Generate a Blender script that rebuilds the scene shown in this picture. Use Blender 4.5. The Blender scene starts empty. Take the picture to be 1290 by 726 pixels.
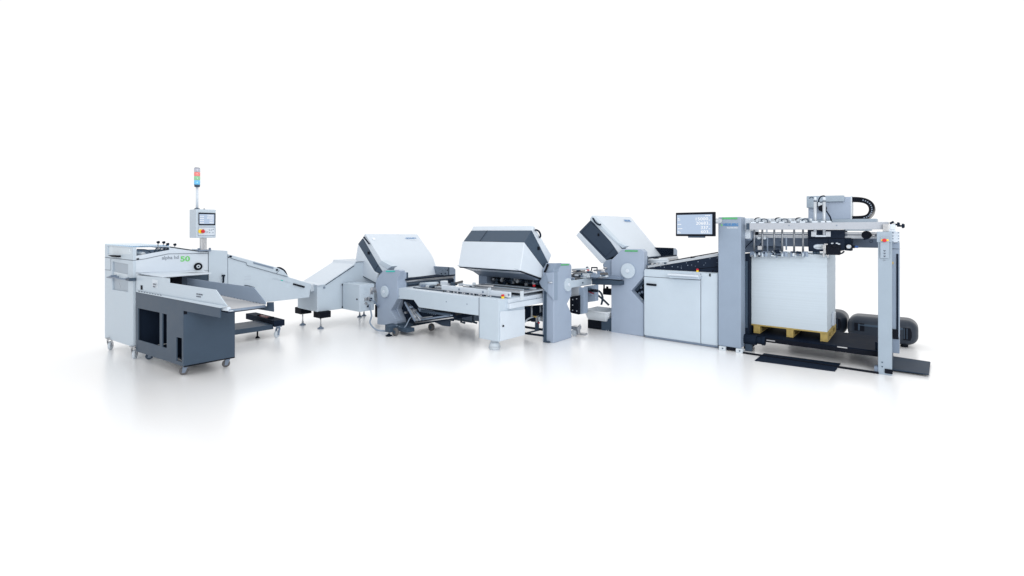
import bpy, bmesh, math, random
from mathutils import Vector, Matrix
from mathutils.geometry import tessellate_polygon
random.seed(7)
SC = bpy.context.scene
COL = SC.collection

# ------------------------------------------------------------------ camera frame
# the machine line runs along world x (towards the right and nearer), the cross direction is y
F, CX, HY, CAMH = 605.0, 645.0, 292.0, 1.6
_c, _s = .768, .641
_n = math.hypot(_c, _s); _c /= _n; _s /= _n

def ray(px, py):
    a = (px-CX)/F; b = -(py-HY)/F
    return Vector((_c*a-_s, _s*a+_c, b))
def G(px, py, z=0.0):                 # point on the level z
    r = ray(px, py); t = (z-CAMH)/r.z
    return Vector((r.x*t, r.y*t, z))
def Xp(px, py, x):                    # point on the upright plane x = const
    r = ray(px, py); t = x/r.x
    return Vector((x, r.y*t, CAMH+r.z*t))
def Yp(px, py, y, k=0.0, x0=0.0):     # point on the upright plane y = const (k: slight skew)
    r = ray(px, py); t = (y-k*x0)/(r.y-k*r.x)
    return Vector((r.x*t, r.y*t, CAMH+r.z*t))
def XS(pts, x): return [Xp(a, b, x) for a, b in pts]
def YS(pts, y, k=0.0, x0=0.0): return [Yp(a, b, y, k, x0) for a, b in pts]
def GS(pts, z): return [G(a, b, z) for a, b in pts]
V = Vector
UX, UY, UZ = V((1,0,0)), V((0,1,0)), V((0,0,1))

# ------------------------------------------------------------------ materials
def mat(name, col, rough=.45, metal=0.0, noise=.04, scale=6.0, bump=0.0, bscale=200.0, coat=0.0, alpha=1.0, emit=None, estr=1.0, spec=.5):
    m = bpy.data.materials.new(name); m.use_nodes = True
    nt = m.node_tree; b = nt.nodes['Principled BSDF']
    b.inputs['Roughness'].default_value = rough
    b.inputs['Metallic'].default_value = metal
    b.inputs['Specular IOR Level'].default_value = spec
    b.inputs['Coat Weight'].default_value = coat
    b.inputs['Alpha'].default_value = alpha
    tc = nt.nodes.new('ShaderNodeTexCoord')
    nz = nt.nodes.new('ShaderNodeTexNoise'); nz.inputs['Scale'].default_value = scale
    nz.inputs['Detail'].default_value = 5
    nt.links.new(tc.outputs['Object'], nz.inputs['Vector'])
    rp = nt.nodes.new('ShaderNodeMapRange')
    rp.inputs['From Min'].default_value = .25; rp.inputs['From Max'].default_value = .75
    rp.inputs['To Min'].default_value = 1-noise; rp.inputs['To Max'].default_value = 1+noise
    nt.links.new(nz.outputs['Fac'], rp.inputs['Value'])
    mx = nt.nodes.new('ShaderNodeVectorMath'); mx.operation = 'SCALE'
    mx.inputs[0].default_value = col[:3]
    nt.links.new(rp.outputs['Result'], mx.inputs['Scale'])
    nt.links.new(mx.outputs['Vector'], b.inputs['Base Color'])
    r2 = nt.nodes.new('ShaderNodeMapRange')
    r2.inputs['To Min'].default_value = max(.02, rough-.08); r2.inputs['To Max'].default_value = min(1, rough+.08)
    nt.links.new(nz.outputs['Fac'], r2.inputs['Value'])
    nt.links.new(r2.outputs['Result'], b.inputs['Roughness'])
    if bump > 0:
        n2 = nt.nodes.new('ShaderNodeTexNoise'); n2.inputs['Scale'].default_value = bscale
        nt.links.new(tc.outputs['Object'], n2.inputs['Vector'])
        bp = nt.nodes.new('ShaderNodeBump'); bp.inputs['Strength'].default_value = bump
        bp.inputs['Distance'].default_value = .002
        nt.links.new(n2.outputs['Fac'], bp.inputs['Height'])
        nt.links.new(bp.outputs['Normal'], b.inputs['Normal'])
    if emit:
        b.inputs['Emission Color'].default_value = (*emit, 1)
        b.inputs['Emission Strength'].default_value = estr
    return m

M = {}
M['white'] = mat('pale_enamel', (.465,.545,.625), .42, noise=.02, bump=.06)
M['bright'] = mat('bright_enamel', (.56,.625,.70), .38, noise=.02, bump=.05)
M['grey'] = mat('grey_enamel', (.235,.298,.390), .42, noise=.03, bump=.1)
M['midgrey'] = mat('mid_grey_enamel', (.16,.21,.29), .45, noise=.03)
M['slate'] = mat('slate_enamel', (.044,.070,.107), .45, noise=.05, bump=.08, spec=.22)
M['pillar'] = mat('unit_pillar_enamel', (.305,.372,.478), .42, noise=.03, bump=.1)
M['slate2'] = mat('deep_slate_enamel', (.032,.050,.080), .5, noise=.05, spec=.2)
M['beamgrey'] = mat('beam_grey_enamel', (.115,.155,.225), .5, noise=.03)
M['gun'] = mat('dull_machined_steel', (.25,.27,.30), .38, metal=.7, noise=.1, scale=30)
M['palewin'] = mat('pale_opaque_window', (.52,.60,.67), .25, noise=.05)  # opaque pale paint for the inner shelf and the pane's see-through brightness
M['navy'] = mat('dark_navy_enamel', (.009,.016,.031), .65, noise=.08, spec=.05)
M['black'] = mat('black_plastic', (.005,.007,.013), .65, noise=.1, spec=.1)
M['post'] = mat('post_enamel', (.275,.342,.415), .42, noise=.03, bump=.08)
M['window'] = mat('clouded_window', (.27,.335,.41), .3, noise=.1)
M['rubber'] = mat('grey_rubber', (.10,.10,.105), .7, noise=.1)
M['steel'] = mat('brushed_steel', (.46,.47,.49), .32, metal=.85, noise=.08, scale=40)
M['alu'] = mat('anodised_aluminium', (.46,.50,.55), .38, metal=.35, noise=.03, scale=20)
M['beam'] = mat('beam_aluminium', (.37,.40,.45), .45, metal=.05, noise=.02, scale=20)
M['castor'] = mat('pale_plastic_wheel', (.52,.58,.64), .4, noise=.04)
M['belt'] = mat('beige_belt', (.42,.43,.45), .6, noise=.05, bump=.1)
M['seam'] = mat('panel_gap', (.13,.155,.20), .7)
M['red'] = mat('red_plastic', (.55,.012,.02), .35)
M['yellow'] = mat('yellow_plastic', (.85,.62,.02), .4)
M['blue'] = mat('blue_plastic', (.03,.10,.32), .4)
M['wood'] = mat('pine_wood', (.37,.28,.09), .75, noise=.22, scale=18, bump=.3, bscale=60)
M['green'] = mat('green_status_light', (.07,.34,.13), .4, emit=(.08,.45,.16), estr=.06)
M['teal'] = mat('teal_status_light', (.03,.42,.38), .4, emit=(.03,.5,.42), estr=.1)
M['screen'] = mat('lit_screen', (.05,.07,.10), .3, emit=(.40,.49,.63), estr=.98, noise=.0)
M['screentext'] = mat('screen_text', (.25,.25,.25), .6, emit=(1,1,1), estr=.72)
M['txtgrey'] = mat('grey_print', (.20,.235,.29), .5)
M['txtdark'] = mat('dark_print', (.08,.10,.14), .5)
M['txtgreen'] = mat('green_print', (.14,.55,.14), .5)
M['txtblue'] = mat('blue_print', (.02,.17,.42), .5)
M['txtpale'] = mat('pale_print', (.78,.82,.86), .5)
M['bin'] = mat('white_moulded_plastic', (.60,.65,.70), .4, noise=.02)
M['brass'] = mat('brass_fitting', (.50,.36,.12), .35, metal=.8)
for nm, c in (('lampred',(.78,.20,.19)),('lampgreen',(.24,.54,.31)),('lampblue',(.13,.48,.78)),('lampclear',(.40,.42,.50))):
    M[nm] = mat(nm+'_lens', c, .12, noise=.0, coat=.6)

def glassmat():
    m = bpy.data.materials.new('clear_acrylic'); m.use_nodes = True
    nt = m.node_tree; nt.nodes.remove(nt.nodes['Principled BSDF'])
    tr = nt.nodes.new('ShaderNodeBsdfTransparent'); tr.inputs[0].default_value = (.86,.92,.96,1)
    gl = nt.nodes.new('ShaderNodeBsdfGlossy'); gl.inputs['Roughness'].default_value = .05
    gl.inputs[0].default_value = (.8,.88,.95,1)
    fr = nt.nodes.new('ShaderNodeFresnel'); fr.inputs[0].default_value = 1.5
    mx = nt.nodes.new('ShaderNodeMixShader')
    nt.links.new(fr.outputs[0], mx.inputs[0]); nt.links.new(tr.outputs[0], mx.inputs[1]); nt.links.new(gl.outputs[0], mx.inputs[2])
    nt.links.new(mx.outputs[0], nt.nodes['Material Output'].inputs[0])
    return m
M['glass'] = glassmat()

def papermat():
    m = mat('stacked_paper', (.51,.588,.66), .85, noise=.0)
    nt = m.node_tree; b = nt.nodes['Principled BSDF']
    tc = nt.nodes.new('ShaderNodeTexCoord'); mp = nt.nodes.new('ShaderNodeMapping')
    mp.inputs['Scale'].default_value = (.6,.6,90)
    nt.links.new(tc.outputs['Object'], mp.inputs['Vector'])
    nz = nt.nodes.new('ShaderNodeTexNoise'); nz.inputs['Scale'].default_value = 1.0; nz.inputs['Detail'].default_value = 6
    nt.links.new(mp.outputs['Vector'], nz.inputs['Vector'])
    rp = nt.nodes.new('ShaderNodeMapRange'); rp.inputs['From Min'].default_value=.3; rp.inputs['From Max'].default_value=.7
    rp.inputs['To Min'].default_value=.96; rp.inputs['To Max'].default_value=1.03
    nt.links.new(nz.outputs['Fac'], rp.inputs['Value'])
    mx = nt.nodes.new('ShaderNodeVectorMath'); mx.operation='SCALE'; mx.inputs[0].default_value=(.51,.588,.66)
    nt.links.new(rp.outputs['Result'], mx.inputs['Scale'])
    nt.links.new(mx.outputs['Vector'], b.inputs['Base Color'])
    bp = nt.nodes.new('ShaderNodeBump'); bp.inputs['Strength'].default_value=.12; bp.inputs['Distance'].default_value=.002
    nt.links.new(nz.outputs['Fac'], bp.inputs['Height']); nt.links.new(bp.outputs['Normal'], b.inputs['Normal'])
    return m
M['paper'] = papermat()

# ------------------------------------------------------------------ mesh helpers
class MB:
    def __init__(self): self.bm = bmesh.new()
    def solid(self, pts, vec, holes=()):
        loops = [list(map(V, pts))]+[list(map(V, h)) for h in holes]
        vec = V(vec); bm = self.bm
        fl = [p for l in loops for p in l]
        a = [bm.verts.new(p) for p in fl]; b = [bm.verts.new(p+vec) for p in fl]
        if len(loops) == 1:
            bm.faces.new(a); bm.faces.new(b[::-1])
        else:
            for t in tessellate_polygon(loops):
                try:
                    bm.faces.new([a[i] for i in t]); bm.faces.new([b[i] for i in reversed(t)])
                except ValueError: pass
        o = 0
        for l in loops:
            n = len(l)
            for i in range(n):
                j = (i+1) % n
                bm.faces.new((a[o+i], a[o+j], b[o+j], b[o+i]))
            o += n
        return self
    def loft(self, A, B):
        bm = self.bm; a = [bm.verts.new(V(p)) for p in A]; b = [bm.verts.new(V(p)) for p in B]; n = len(a)
        bm.faces.new(a); bm.faces.new(b[::-1])
        for i in range(n):
            j = (i+1) % n
            f = bm.faces.new((a[i], a[j], b[j], b[i])); f.smooth = True
        bm.normal_update()
        for e in bm.edges:
            if len(e.link_faces) == 2 and e.calc_face_angle(0) > .6: e.smooth = False
        return self
    def box(self, x0, x1, y0, y1, z0, z1):
        return self.solid([V((x0,y0,z0)),V((x1,y0,z0)),V((x1,y1,z0)),V((x0,y1,z0))], (0,0,z1-z0))
    def cbox(self, c, d, ax=None):     # centre, size
        c = V(c)
        return self.box(c.x-d[0]/2, c.x+d[0]/2, c.y-d[1]/2, c.y+d[1]/2, c.z-d[2]/2, c.z+d[2]/2)
    def tube(self, p, q, r, r2=None, n=14, cap=True):
        p, q = V(p), V(q); d = (q-p).normalized()
        u = d.orthogonal().normalized(); w = d.cross(u)
        r2 = r if r2 is None else r2; bm = self.bm
        A = [bm.verts.new(p+(u*math.cos(2*math.pi*i/n)+w*math.sin(2*math.pi*i/n))*r) for i in range(n)]
        B = [bm.verts.new(q+(u*math.cos(2*math.pi*i/n)+w*math.sin(2*math.pi*i/n))*r2) for i in range(n)]
        for i in range(n):
            f = bm.faces.new((A[i], A[(i+1)%n], B[(i+1)%n], B[i])); f.smooth = True
        if cap:
            bm.faces.new(A[::-1]); bm.faces.new(B)
        return self
    def path(self, pts, r, n=8, closed=False):
        pts = list(map(V, pts)); bm = self.bm; rings = []
        m = len(pts); u = None
        for i, p in enumerate(pts):
            if closed: d = pts[(i+1)%m]-pts[i-1]
            else: d = pts[min(i+1, m-1)]-pts[max(i-1, 0)]
            d.normalize()
            u = d.orthogonal().normalized() if u is None else (u-d*u.dot(d)).normalized()
            w = d.cross(u)
            rings.append([bm.verts.new(p+(u*math.cos(2*math.pi*k/n)+w*math.sin(2*math.pi*k/n))*r) for k in range(n)])
        for i in range(m if closed else m-1):
            A, B = rings[i], rings[(i+1)%m]
            for k in range(n):
                f = bm.faces.new((A[k], A[(k+1)%n], B[(k+1)%n], B[k])); f.smooth = True
        if not closed:
            bm.faces.new(rings[0][::-1]); bm.faces.new(rings[-1])
        return self
    def ball(self, c, r, sc=(1,1,1)):
        r_ = bmesh.ops.create_uvsphere(self.bm, u_segments=16, v_segments=10, radius=r, matrix=Matrix.Translation(V(c)) @ Matrix.Diagonal((*sc,1)))
        for v in r_['verts']:
            for f in v.link_faces: f.smooth = True
        return self
    def build(self, name, m, parent=None, bevel=0.0, seg=2):
        bm = self.bm
        bmesh.ops.recalc_face_normals(bm, faces=bm.faces)
        org = ORG.get(root_of(parent).name, V((0,0,0))) if parent else V((0,0,0))
        if org.length: bmesh.ops.translate(bm, verts=bm.verts, vec=-org)
        me = bpy.data.meshes.new(name); bm.to_mesh(me); bm.free()
        me.materials.append(M[m] if isinstance(m, str) else m)
        o = bpy.data.objects.new(name, me); COL.objects.link(o)
        if parent: o.parent = parent
        if bevel > 0:
            md = o.modifiers.new('edge_round', 'BEVEL'); md.width = bevel; md.segments = seg
            md.limit_method = 'ANGLE'; md.angle_limit = math.radians(35)
        return o
ORG = {}
def root_of(o):
    while o.parent: o = o.parent
    return o
def thing(name, label, cat, loc, group=None):
    o = bpy.data.objects.new(name, None); COL.objects.link(o)
    o.location = loc; o.empty_display_size = .1
    o['label'] = label; o['category'] = cat
    if group: o['group'] = group
    ORG[o.name] = V(loc)
    return o
def tag(o, label, cat, group=None):
    o['label'] = label; o['category'] = cat
    if group: o['group'] = group
    return o
def arc(c, u, w, r, a0, a1, n=12):
    return [V(c)+V(u)*r*math.cos(math.radians(a0+(a1-a0)*i/n))+V(w)*r*math.sin(math.radians(a0+(a1-a0)*i/n)) for i in range(n+1)]
def curve(pts, n=8):                  # Catmull-Rom through points
    pts = list(map(V, pts)); out = []
    P = [pts[0]]+pts+[pts[-1]]
    for i in range(1, len(P)-2):
        for k in range(n):
            t = k/n; a, b, c, d = P[i-1], P[i], P[i+1], P[i+2]
            out.append(.5*((2*b)+(c-a)*t+(2*a-5*b+4*c-d)*t*t+(3*b-a-3*c+d)*t**3))
    out.append(pts[-1]); return out

def rounded(A, K, Mm, u=.80, w=.40, n=6):
    A, K, Mm = V(A), V(K), V(Mm); p = A.lerp(K, u); q = K.lerp(Mm, w)
    return [A]+[p*(1-t)**2+K*2*t*(1-t)+q*t*t for t in [i/n for i in range(n+1)]]+[Mm]

def text(s, o, right, up, w, h, m, parent, name='lettering', bold=0.0, align=0, shear=0.0, space=1.0):
    cu = bpy.data.curves.new('t', 'FONT'); cu.body = s; cu.extrude = 0.02; cu.offset = bold; cu.shear = shear; cu.space_character = space
    to = bpy.data.objects.new('t', cu); COL.objects.link(to)
    bpy.context.view_layer.update()
    me = bpy.data.meshes.new_from_object(to.evaluated_get(bpy.context.evaluated_depsgraph_get()))
    bpy.data.objects.remove(to); bpy.data.curves.remove(cu)
    xs = [v.co.x for v in me.vertices]; ys = [v.co.y for v in me.vertices]
    right, up, o = V(right).normalized(), V(up).normalized(), V(o)
    nrm = right.cross(up)
    sx = w/(max(xs)-min(xs)); sy = h/(max(ys)-min(ys))
    org = ORG.get(root_of(parent).name, V((0,0,0)))
    bm = bmesh.new(); bm.from_mesh(me)
    for v in bm.verts:
        v.co = o+right*((v.co.x-min(xs))*sx-align*w)+up*((v.co.y-min(ys))*sy)+nrm*(.002+v.co.z*.04)-org
    me.clear_geometry(); bm.to_mesh(me); bm.free(); me.name = name
    me.materials.append(M[m])
    ob = bpy.data.objects.new(name, me); COL.objects.link(ob); ob.parent = parent
    return ob
def textq(s, p0, p1, up_h, m, parent, **k):        # baseline p0 -> p1, cap height in metres
    p0, p1 = V(p0), V(p1)
    return text(s, p0, p1-p0, UZ, (p1-p0).length, up_h, m, parent, **k)

def bars(p, right, up, w, h, n, m, parent, name='small_print'):
    """illegible small print: n thin strips, ragged at their right end"""
    right, up = V(right).normalized(), V(up).normalized(); nr = right.cross(up); b = MB()
    for i in range(n):
        o = V(p)-up*(i*h/n)+nr*.001
        ww = w*(1, .7, .88, .6)[i % 4]; k = 3
        for j in range(k):
            a = o+right*(ww*j/k); b.solid([a, a+right*ww*.26, a+right*ww*.26+up*h*.5/n, a+up*h*.5/n], nr*.0012)
    return b.build(name, m, parent)

def caster(parent, x, y, zt, r=.05, wm='castor', fm='midgrey', yaw=0.0, lean=.03):
    """swivel castor: plate and fork, wheel as its own piece"""
    d = V((math.cos(yaw), math.sin(yaw), 0)); s = V((-d.y, d.x, 0))
    c = V((x, y, r))
    b = MB()
    b.box(x-.04+d.x*lean, x+.04+d.x*lean, y-.04+d.y*lean, y+.04+d.y*lean, zt-.012, zt)
    b.tube(V((x,y,zt-.03))+d*lean, V((x,y,zt-.012))+d*lean, .028)
    for sg in (-1, 1):
        o = s*sg*.022
        q = [c-d*.014-UZ*.016, c+d*.014-UZ*.016, V((x,y,zt-.03))+d*(lean+.026), V((x,y,zt-.03))+d*(lean-.026)]
        b.solid([p+o for p in q], s*sg*.004)
    b.tube(c-s*.03, c+s*.03, .008)
    f = b.build('caster', fm, parent)
    w = MB(); w.tube(c-s*.015, c+s*.015, r, n=24)
    w.tube(c-s*.019, c+s*.019, r*.45, n=18)
    w.build('wheel', wm, f, .005)
    return f
def foot(parent, x, y, zt, r=.04, m='midgrey', rod='steel'):
    b = MB(); b.tube((x,y,.03), (x,y,zt), .010); b.tube((x,y,.045), (x,y,.065), .018, n=6)
    f = b.build('levelling_foot', rod, parent)
    MB().tube((x,y,0), (x,y,.014), r, n=20).tube((x,y,.014), (x,y,.04), r*.75, .012, n=20).build('foot_pad', m, f)
    return f
def estop(parent, c, n, r=.022, mush=.02, square=False):
    """emergency stop: yellow collar, red mushroom"""
    c, n = V(c), V(n).normalized()
    b = MB(); b.tube(c, c+n*.012, r*1.35, n=20); f = b.build('emergency_stop', 'yellow', parent)
    MB().tube(c+n*.012, c+n*(.012+mush*.5), r*.6).tube(c+n*(.012+mush*.5), c+n*(.012+mush), r, r*.8, n=20).build('push_button', 'red', f, .003)
def bolts(parent, pts, n, r=.006, m='midgrey', name='bolt'):
    n = V(n).normalized()
    for p in pts:
        MB().tube(V(p), V(p)+n*.005, r, n=10).build(name, m, parent)


# ------------------------------------------------------------------ setting
def floor_mat():
    m = bpy.data.materials.new('white_studio_floor'); m.use_nodes = True
    nt = m.node_tree; b = nt.nodes['Principled BSDF']
    tc = nt.nodes.new('ShaderNodeTexCoord')
    nz = nt.nodes.new('ShaderNodeTexNoise'); nz.inputs['Scale'].default_value = .8
    nt.links.new(tc.outputs['Object'], nz.inputs['Vector'])
    rp = nt.nodes.new('ShaderNodeMapRange'); rp.inputs['To Min'].default_value = .30; rp.inputs['To Max'].default_value = .36
    nt.links.new(nz.outputs['Fac'], rp.inputs['Value'])
    nt.links.new(rp.outputs['Result'], b.inputs['Roughness'])
    b.inputs['Base Color'].default_value = (.925, .93, .938, 1)
    b.inputs['Specular IOR Level'].default_value = .6
    b.inputs['Coat Weight'].default_value = .7; b.inputs['Coat Roughness'].default_value = .22; b.inputs['Coat IOR'].default_value = 1.5
    return m
M['floor'] = floor_mat()
fl = MB(); fl.box(-40, 40, -20, 60, -.05, 0)
fl = fl.build('floor', 'floor'); fl['kind'] = 'structure'

w = bpy.data.worlds.new('World'); SC.world = w; w.use_nodes = True
bg = w.node_tree.nodes['Background']
bg.inputs[0].default_value = (1, 1, 1, 1); bg.inputs[1].default_value = 1.05

def area(name, loc, target, sx, sy, power, col=(1,1,1)):
    l = bpy.data.lights.new(name, 'AREA'); l.shape = 'RECTANGLE'; l.size = sx; l.size_y = sy
    l.energy = power; l.color = col
    o = bpy.data.objects.new(name, l); COL.objects.link(o); o.location = loc
    o.rotation_euler = (V(target)-V(loc)).to_track_quat('-Z', 'Y').to_euler()
    return o
area('overhead_fill', (-3.2, 3.6, 6.5), (-3.2, 4.6, 0), 12, 8, 95)  # unseen fill lamp added to lift the floor to white and brighten tops
area('far_floor_fill', (-12, 15, 9), (-12, 16, 0), 26, 16, 420)  # unseen fill lamp added to whiten the floor behind the machines
area('front_softbox', (3.0, -.2, 3.2), (-3.6, 5.2, .8), 4, 2.5, 330)

cam = bpy.data.cameras.new('camera'); co = bpy.data.objects.new('camera', cam); COL.objects.link(co)
cam.sensor_width = 36; cam.lens = 36*F/1290; cam.shift_y = -(363-HY)/1290
cam.clip_start = .05; cam.clip_end = 300
co.location = (0, 0, CAMH); co.rotation_euler = (math.pi/2, 0, math.atan2(_s, _c))
SC.camera = co
SC.view_settings.view_transform = 'Standard'; SC.view_settings.look = 'None'
SC.view_settings.exposure = 0; SC.view_settings.gamma = 1

# ------------------------------------------------------------------ delivery stacker (far left)
def delivery_stacker():
    X0 = -7.52; K = .106
    def D(pts, d=0): return YS(pts, 1.58-d, K, X0)
    back = V((-1, -K, 0))
    t = thing('delivery_stacker', 'pale grey delivery machine with green 50 lettering, control box and light tower', 'machine', (-8, 2, 0))
    L = D([(132, 380)])[0].x-X0                      # negative length of the side
    vb = V((L, L*K, 0))
    # body core
    b = MB()
    pf = XS([(167.9, 328.6), (182, 326.8), (212, 320.3), (262.2, 319.8)], X0-.02)
    yR = pf[-1].y
    core = [p+V((0, .03, 0)) if i == 0 else p for i, p in enumerate(pf)]
    core += [V((X0-.02, yR, .55)), V((X0-.02, core[0].y, .55))]
    b.solid(core, V((L+.03, L*K, 0)))
    b.box(X0-1.0, X0-.05, 1.6, yR-.02, .15, .55)
    b.build('body', 'white', t, .01)
    # operator side panel with a tall window
    o = D([(132, 324.5), (167.6, 328.5), (167.6, 437.5), (132, 425.8)])
    h = D([(141.4, 329.5), (161.2, 333), (161.2, 368), (141.4, 365)])
    sp = MB().solid(o, (0, .03, 0), [h]).build('side_panel', 'white', t, .004)
    ib = D([(140.5, 328.5), (162, 332), (162, 369), (140.5, 366)], -.014)
    MB().solid(ib, (0, .012, 0)).build('window_backing', 'window', sp)
    q = D([(142, 342), (161, 346), (161, 352), (142, 348)], -.010)
    MB().solid(q, (0, .003, 0)).build('inner_shelf', 'palewin', sp)
    # front face below the hood seam
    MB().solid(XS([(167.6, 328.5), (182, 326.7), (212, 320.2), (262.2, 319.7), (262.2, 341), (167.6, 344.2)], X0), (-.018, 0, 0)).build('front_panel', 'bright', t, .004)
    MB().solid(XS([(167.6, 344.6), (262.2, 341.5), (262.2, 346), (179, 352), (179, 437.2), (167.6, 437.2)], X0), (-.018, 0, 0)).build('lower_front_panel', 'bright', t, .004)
    # upper hood: front frame with opening, side frame with pale opaque pane, roof
    o = XS([(167.6, 311.4), (213, 310.2), (249.6, 315.7), (262.2, 316.3), (262.2, 319.3), (212, 319.8), (182, 326.3), (167.6, 328.1)], X0)
    h = XS([(172, 312), (213.4, 311.3), (213.4, 315), (172, 322.5)], X0)
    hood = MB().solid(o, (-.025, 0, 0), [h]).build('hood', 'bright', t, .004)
    o2 = D([(132, 308.2), (167.6, 311.4), (167.6, 328.1), (132, 324.1)])
    h2 = D([(135.2, 309.9), (165.3, 312.6), (165.3, 321.4), (135.2, 320.2)])
    MB().solid(o2, (0, .025, 0), [h2]).build('hood_frame', 'white', hood, .004)
    MB().solid(D([(135, 309.7), (165.5, 312.4), (165.5, 321.6), (135, 320.4)], -.012), (0, .005, 0)).build('pale_pane', 'palewin', hood)  # opaque, the brightness seen through the window is painted into its colour
    a = D([(132, 308.2), (167.6, 311.4)]); c = Xp(213, 310.3, X0); d = Yp(175.4, 307.6, 1.87)
    MB().solid([a[0], a[1], c, d], (0, 0, .012)).build('roof_panel', 'glass', hood)
    e = XS([(213, 310.3), (249.6, 315.7), (262.2, 316.3)], X0)
    r = MB(); r.solid([e[0], e[1], e[2], e[2]-UZ*.02, e[1]-UZ*.02, e[0]-UZ*.02], V((-.9, -.05, 0)))
    r.build('sloping_roof', 'white', hood, .003)
    # inside the hood opening
    g = MB(); g.box(X0-.34, X0-.32, 1.62, 2.2, 1.20, 1.36); g.build('inner_wall', 'grey', t)
    for i, z in enumerate((1.275, 1.315)):
        rr = MB(); rr.tube((X0-.62, 1.66+.02*i, z), (X0-.06, 1.68+.02*i, z), .024, n=16)
        rr.tube((X0-.075, 1.70+i*.075, 1.29), (X0-.05, 1.70+i*.075, 1.29), .030, n=18)
        rr.build('inner_roller', 'castor' if i else 'steel', t)
    rr = MB()
    rr.path(curve([Xp(172.5, 314.5, X0-.08), Xp(184, 315, X0-.08), Xp(189, 317.5, X0-.08), Xp(191, 320, X0-.08)]), .008)
    for px in (194, 199, 204, 209): rr.path([Xp(px, 318.3-.1*(px-194), X0-.1), Xp(px+4, 311.5, X0-.1)], .008)
    rr.build('guide_linkage', 'slate', t)
    for px, py in ((199, 305.3), (206, 305.5), (211, 307.7), (220, 308.3)):
        p = Xp(px, py, X0-.22)
        k = MB().tube(p-UZ*.12, p, .007).build('adjusting_spindle', 'steel', t)
        MB().tube(p-V((.012,.008,0)), p+V((.012,.008,0)), .012, .019, n=10).tube(p-UZ*.016, p+UZ*.014, .009).build('star_knob', 'navy', k, .003)
    # handles on the operator side
    q = D([(141, 321.4), (152.5, 322), (152.5, 324.2), (146, 323.6)])
    MB().solid(q, (0, -.05, 0)).build('pull_handle', 'black', t, .006)
    l, rgt = D([(135, 349.5)], .05)[0], D([(160, 352)], .05)[0]
    hb = MB(); hb.tube(l, rgt, .009)
    for u in (.12, .3, .85):
        p = l.lerp(rgt, u); hb.tube(p, p+V((0, .06, .012)), .008)
    hb.build('grab_rail', 'midgrey', t)
    q = D([(134, 349.6), (139.5, 346.7), (139.5, 351)], .05)
    MB().solid(q, (0, .06, 0)).build('rail_bracket', 'midgrey', t, .003)
    q = D([(158, 351), (162.7, 350.5), (162.7, 354.5), (158, 353.4)], .06)
    MB().solid(q, (0, .07, 0)).build('rail_bracket', 'slate', t, .003)
    # seams
    def seam(pts, r=.0035, n='panel_gap'):
        MB().path(pts, r, 6).build(n, 'seam', t)
    seam(XS([(168, 328.3), (182, 326.5), (212, 320), (261.8, 319.5)], X0+.001), .003)
    seam(D([(132.3, 324.3), (167.4, 328.3)], .001), .003)
    seam(D([(132.3, 340), (139, 340.6)], .001), .003); seam(D([(139.6, 326), (139.6, 340.5)], .001), .0025)
    seam(XS([(262.6, 316.5), (262.6, 352)], X0+.001), .005)
    MB().solid(XS([(172, 325.6), (175, 325.4), (175, 327), (172, 327.3)], X0), (.012, 0, 0)).build('latch', 'black', t, .002)
    # protruding shelf over the tray
    s = GS([(163, 344.4), (204, 350.4), (266.5, 345.3)], 1.052)
    s += [V((X0, s[2].y, 1.052)), V((X0-.01, s[0].y, 1.052))]
    MB().solid(s, (0, 0, .016)).build('delivery_hood_shelf', 'bright', t, .004)
    sl = XS([(175, 344.2), (262, 341.3)], X0)
    MB().solid([sl[0], V((X0, sl[0].y, 1.066)), V((X0+.3, sl[0].y+.02, 1.068))], V((0, (sl[1].y-sl[0].y)*.86, 0))).build('sloping_lip', 'bright', t, .003)
    # slate inner surface below the shelf, black block painting in the dark hole
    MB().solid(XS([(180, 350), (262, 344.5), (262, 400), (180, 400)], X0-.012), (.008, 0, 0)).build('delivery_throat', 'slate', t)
    MB().solid(XS([(214, 347), (226, 347), (226, 362), (214, 362)], X0+.02), (.1, 0, 0)).build('dark_hole_block', 'black', t)
    # round knob and print
    c = Xp(249.2, 335.8, X0)
    k = MB().path(arc(c+UX*.015, UY, UZ, .036, 0, 360, 24)[:-1], .016, 10, True).build('setting_dial', 'black', t)
    MB().tube(c, c+UX*.025, .030, n=24).build('dial_face', 'castor', k, .004)
    MB().tube(c+UX*.025, c+UX*.032, .010, n=12).build('dial_centre', 'navy', k)
    for px in (245.5, 249.3, 252.8):
        MB().solid(XS([(px-1, 343.5), (px+.9, 343.4), (px+.9, 346), (px-1, 346.1)], X0+.035 if px < 0 else X0+.016), (.003, 0, 0)).build('button_symbol', 'txtgrey', t)
    MB().solid(XS([(237, 340.8), (250, 340.9), (255, 341.5), (250, 341.9)], X0), (.01, 0, 0)).build('shelf_slot', 'slate', t)
    textq('alpha hd', Xp(204, 328.6, X0), Xp(225, 327.6, X0), .060, 'txtgrey', t, bold=.012)
    textq('50', Xp(227.2, 329.8, X0), Xp(239.2, 329.4, X0), .072, 'txtgreen', t, bold=.03)
    # castors
    for px, py in ((137, 441), (167.5, 452.3)):
        p = G(px, py); caster(t, p.x, p.y+.02, .17, .058, 'castor', 'steel', yaw=math.radians(-30))
    p = V((-8.35, 2.35, 0)); caster(t, p.x, p.y, .16, .055, 'castor', 'steel')
    # control box on a post
    XB = -7.38
    f = XS([(247, 263.3), (272, 264.5), (272.3, 299.7), (247, 299.7)], XB)
    y0, y1 = f[0].y, f[1].y; z0, z1 = f[2].z, (f[0].z+f[1].z)/2
    dx = Yp(238.6, 280, y0).x-XB
    post = MB(); pp = Xp(256, 310, XB-.12)
    post.box(pp.x-.03, pp.x+.03, pp.y-.035, pp.y+.035, 1.33, z0+.01)
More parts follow.
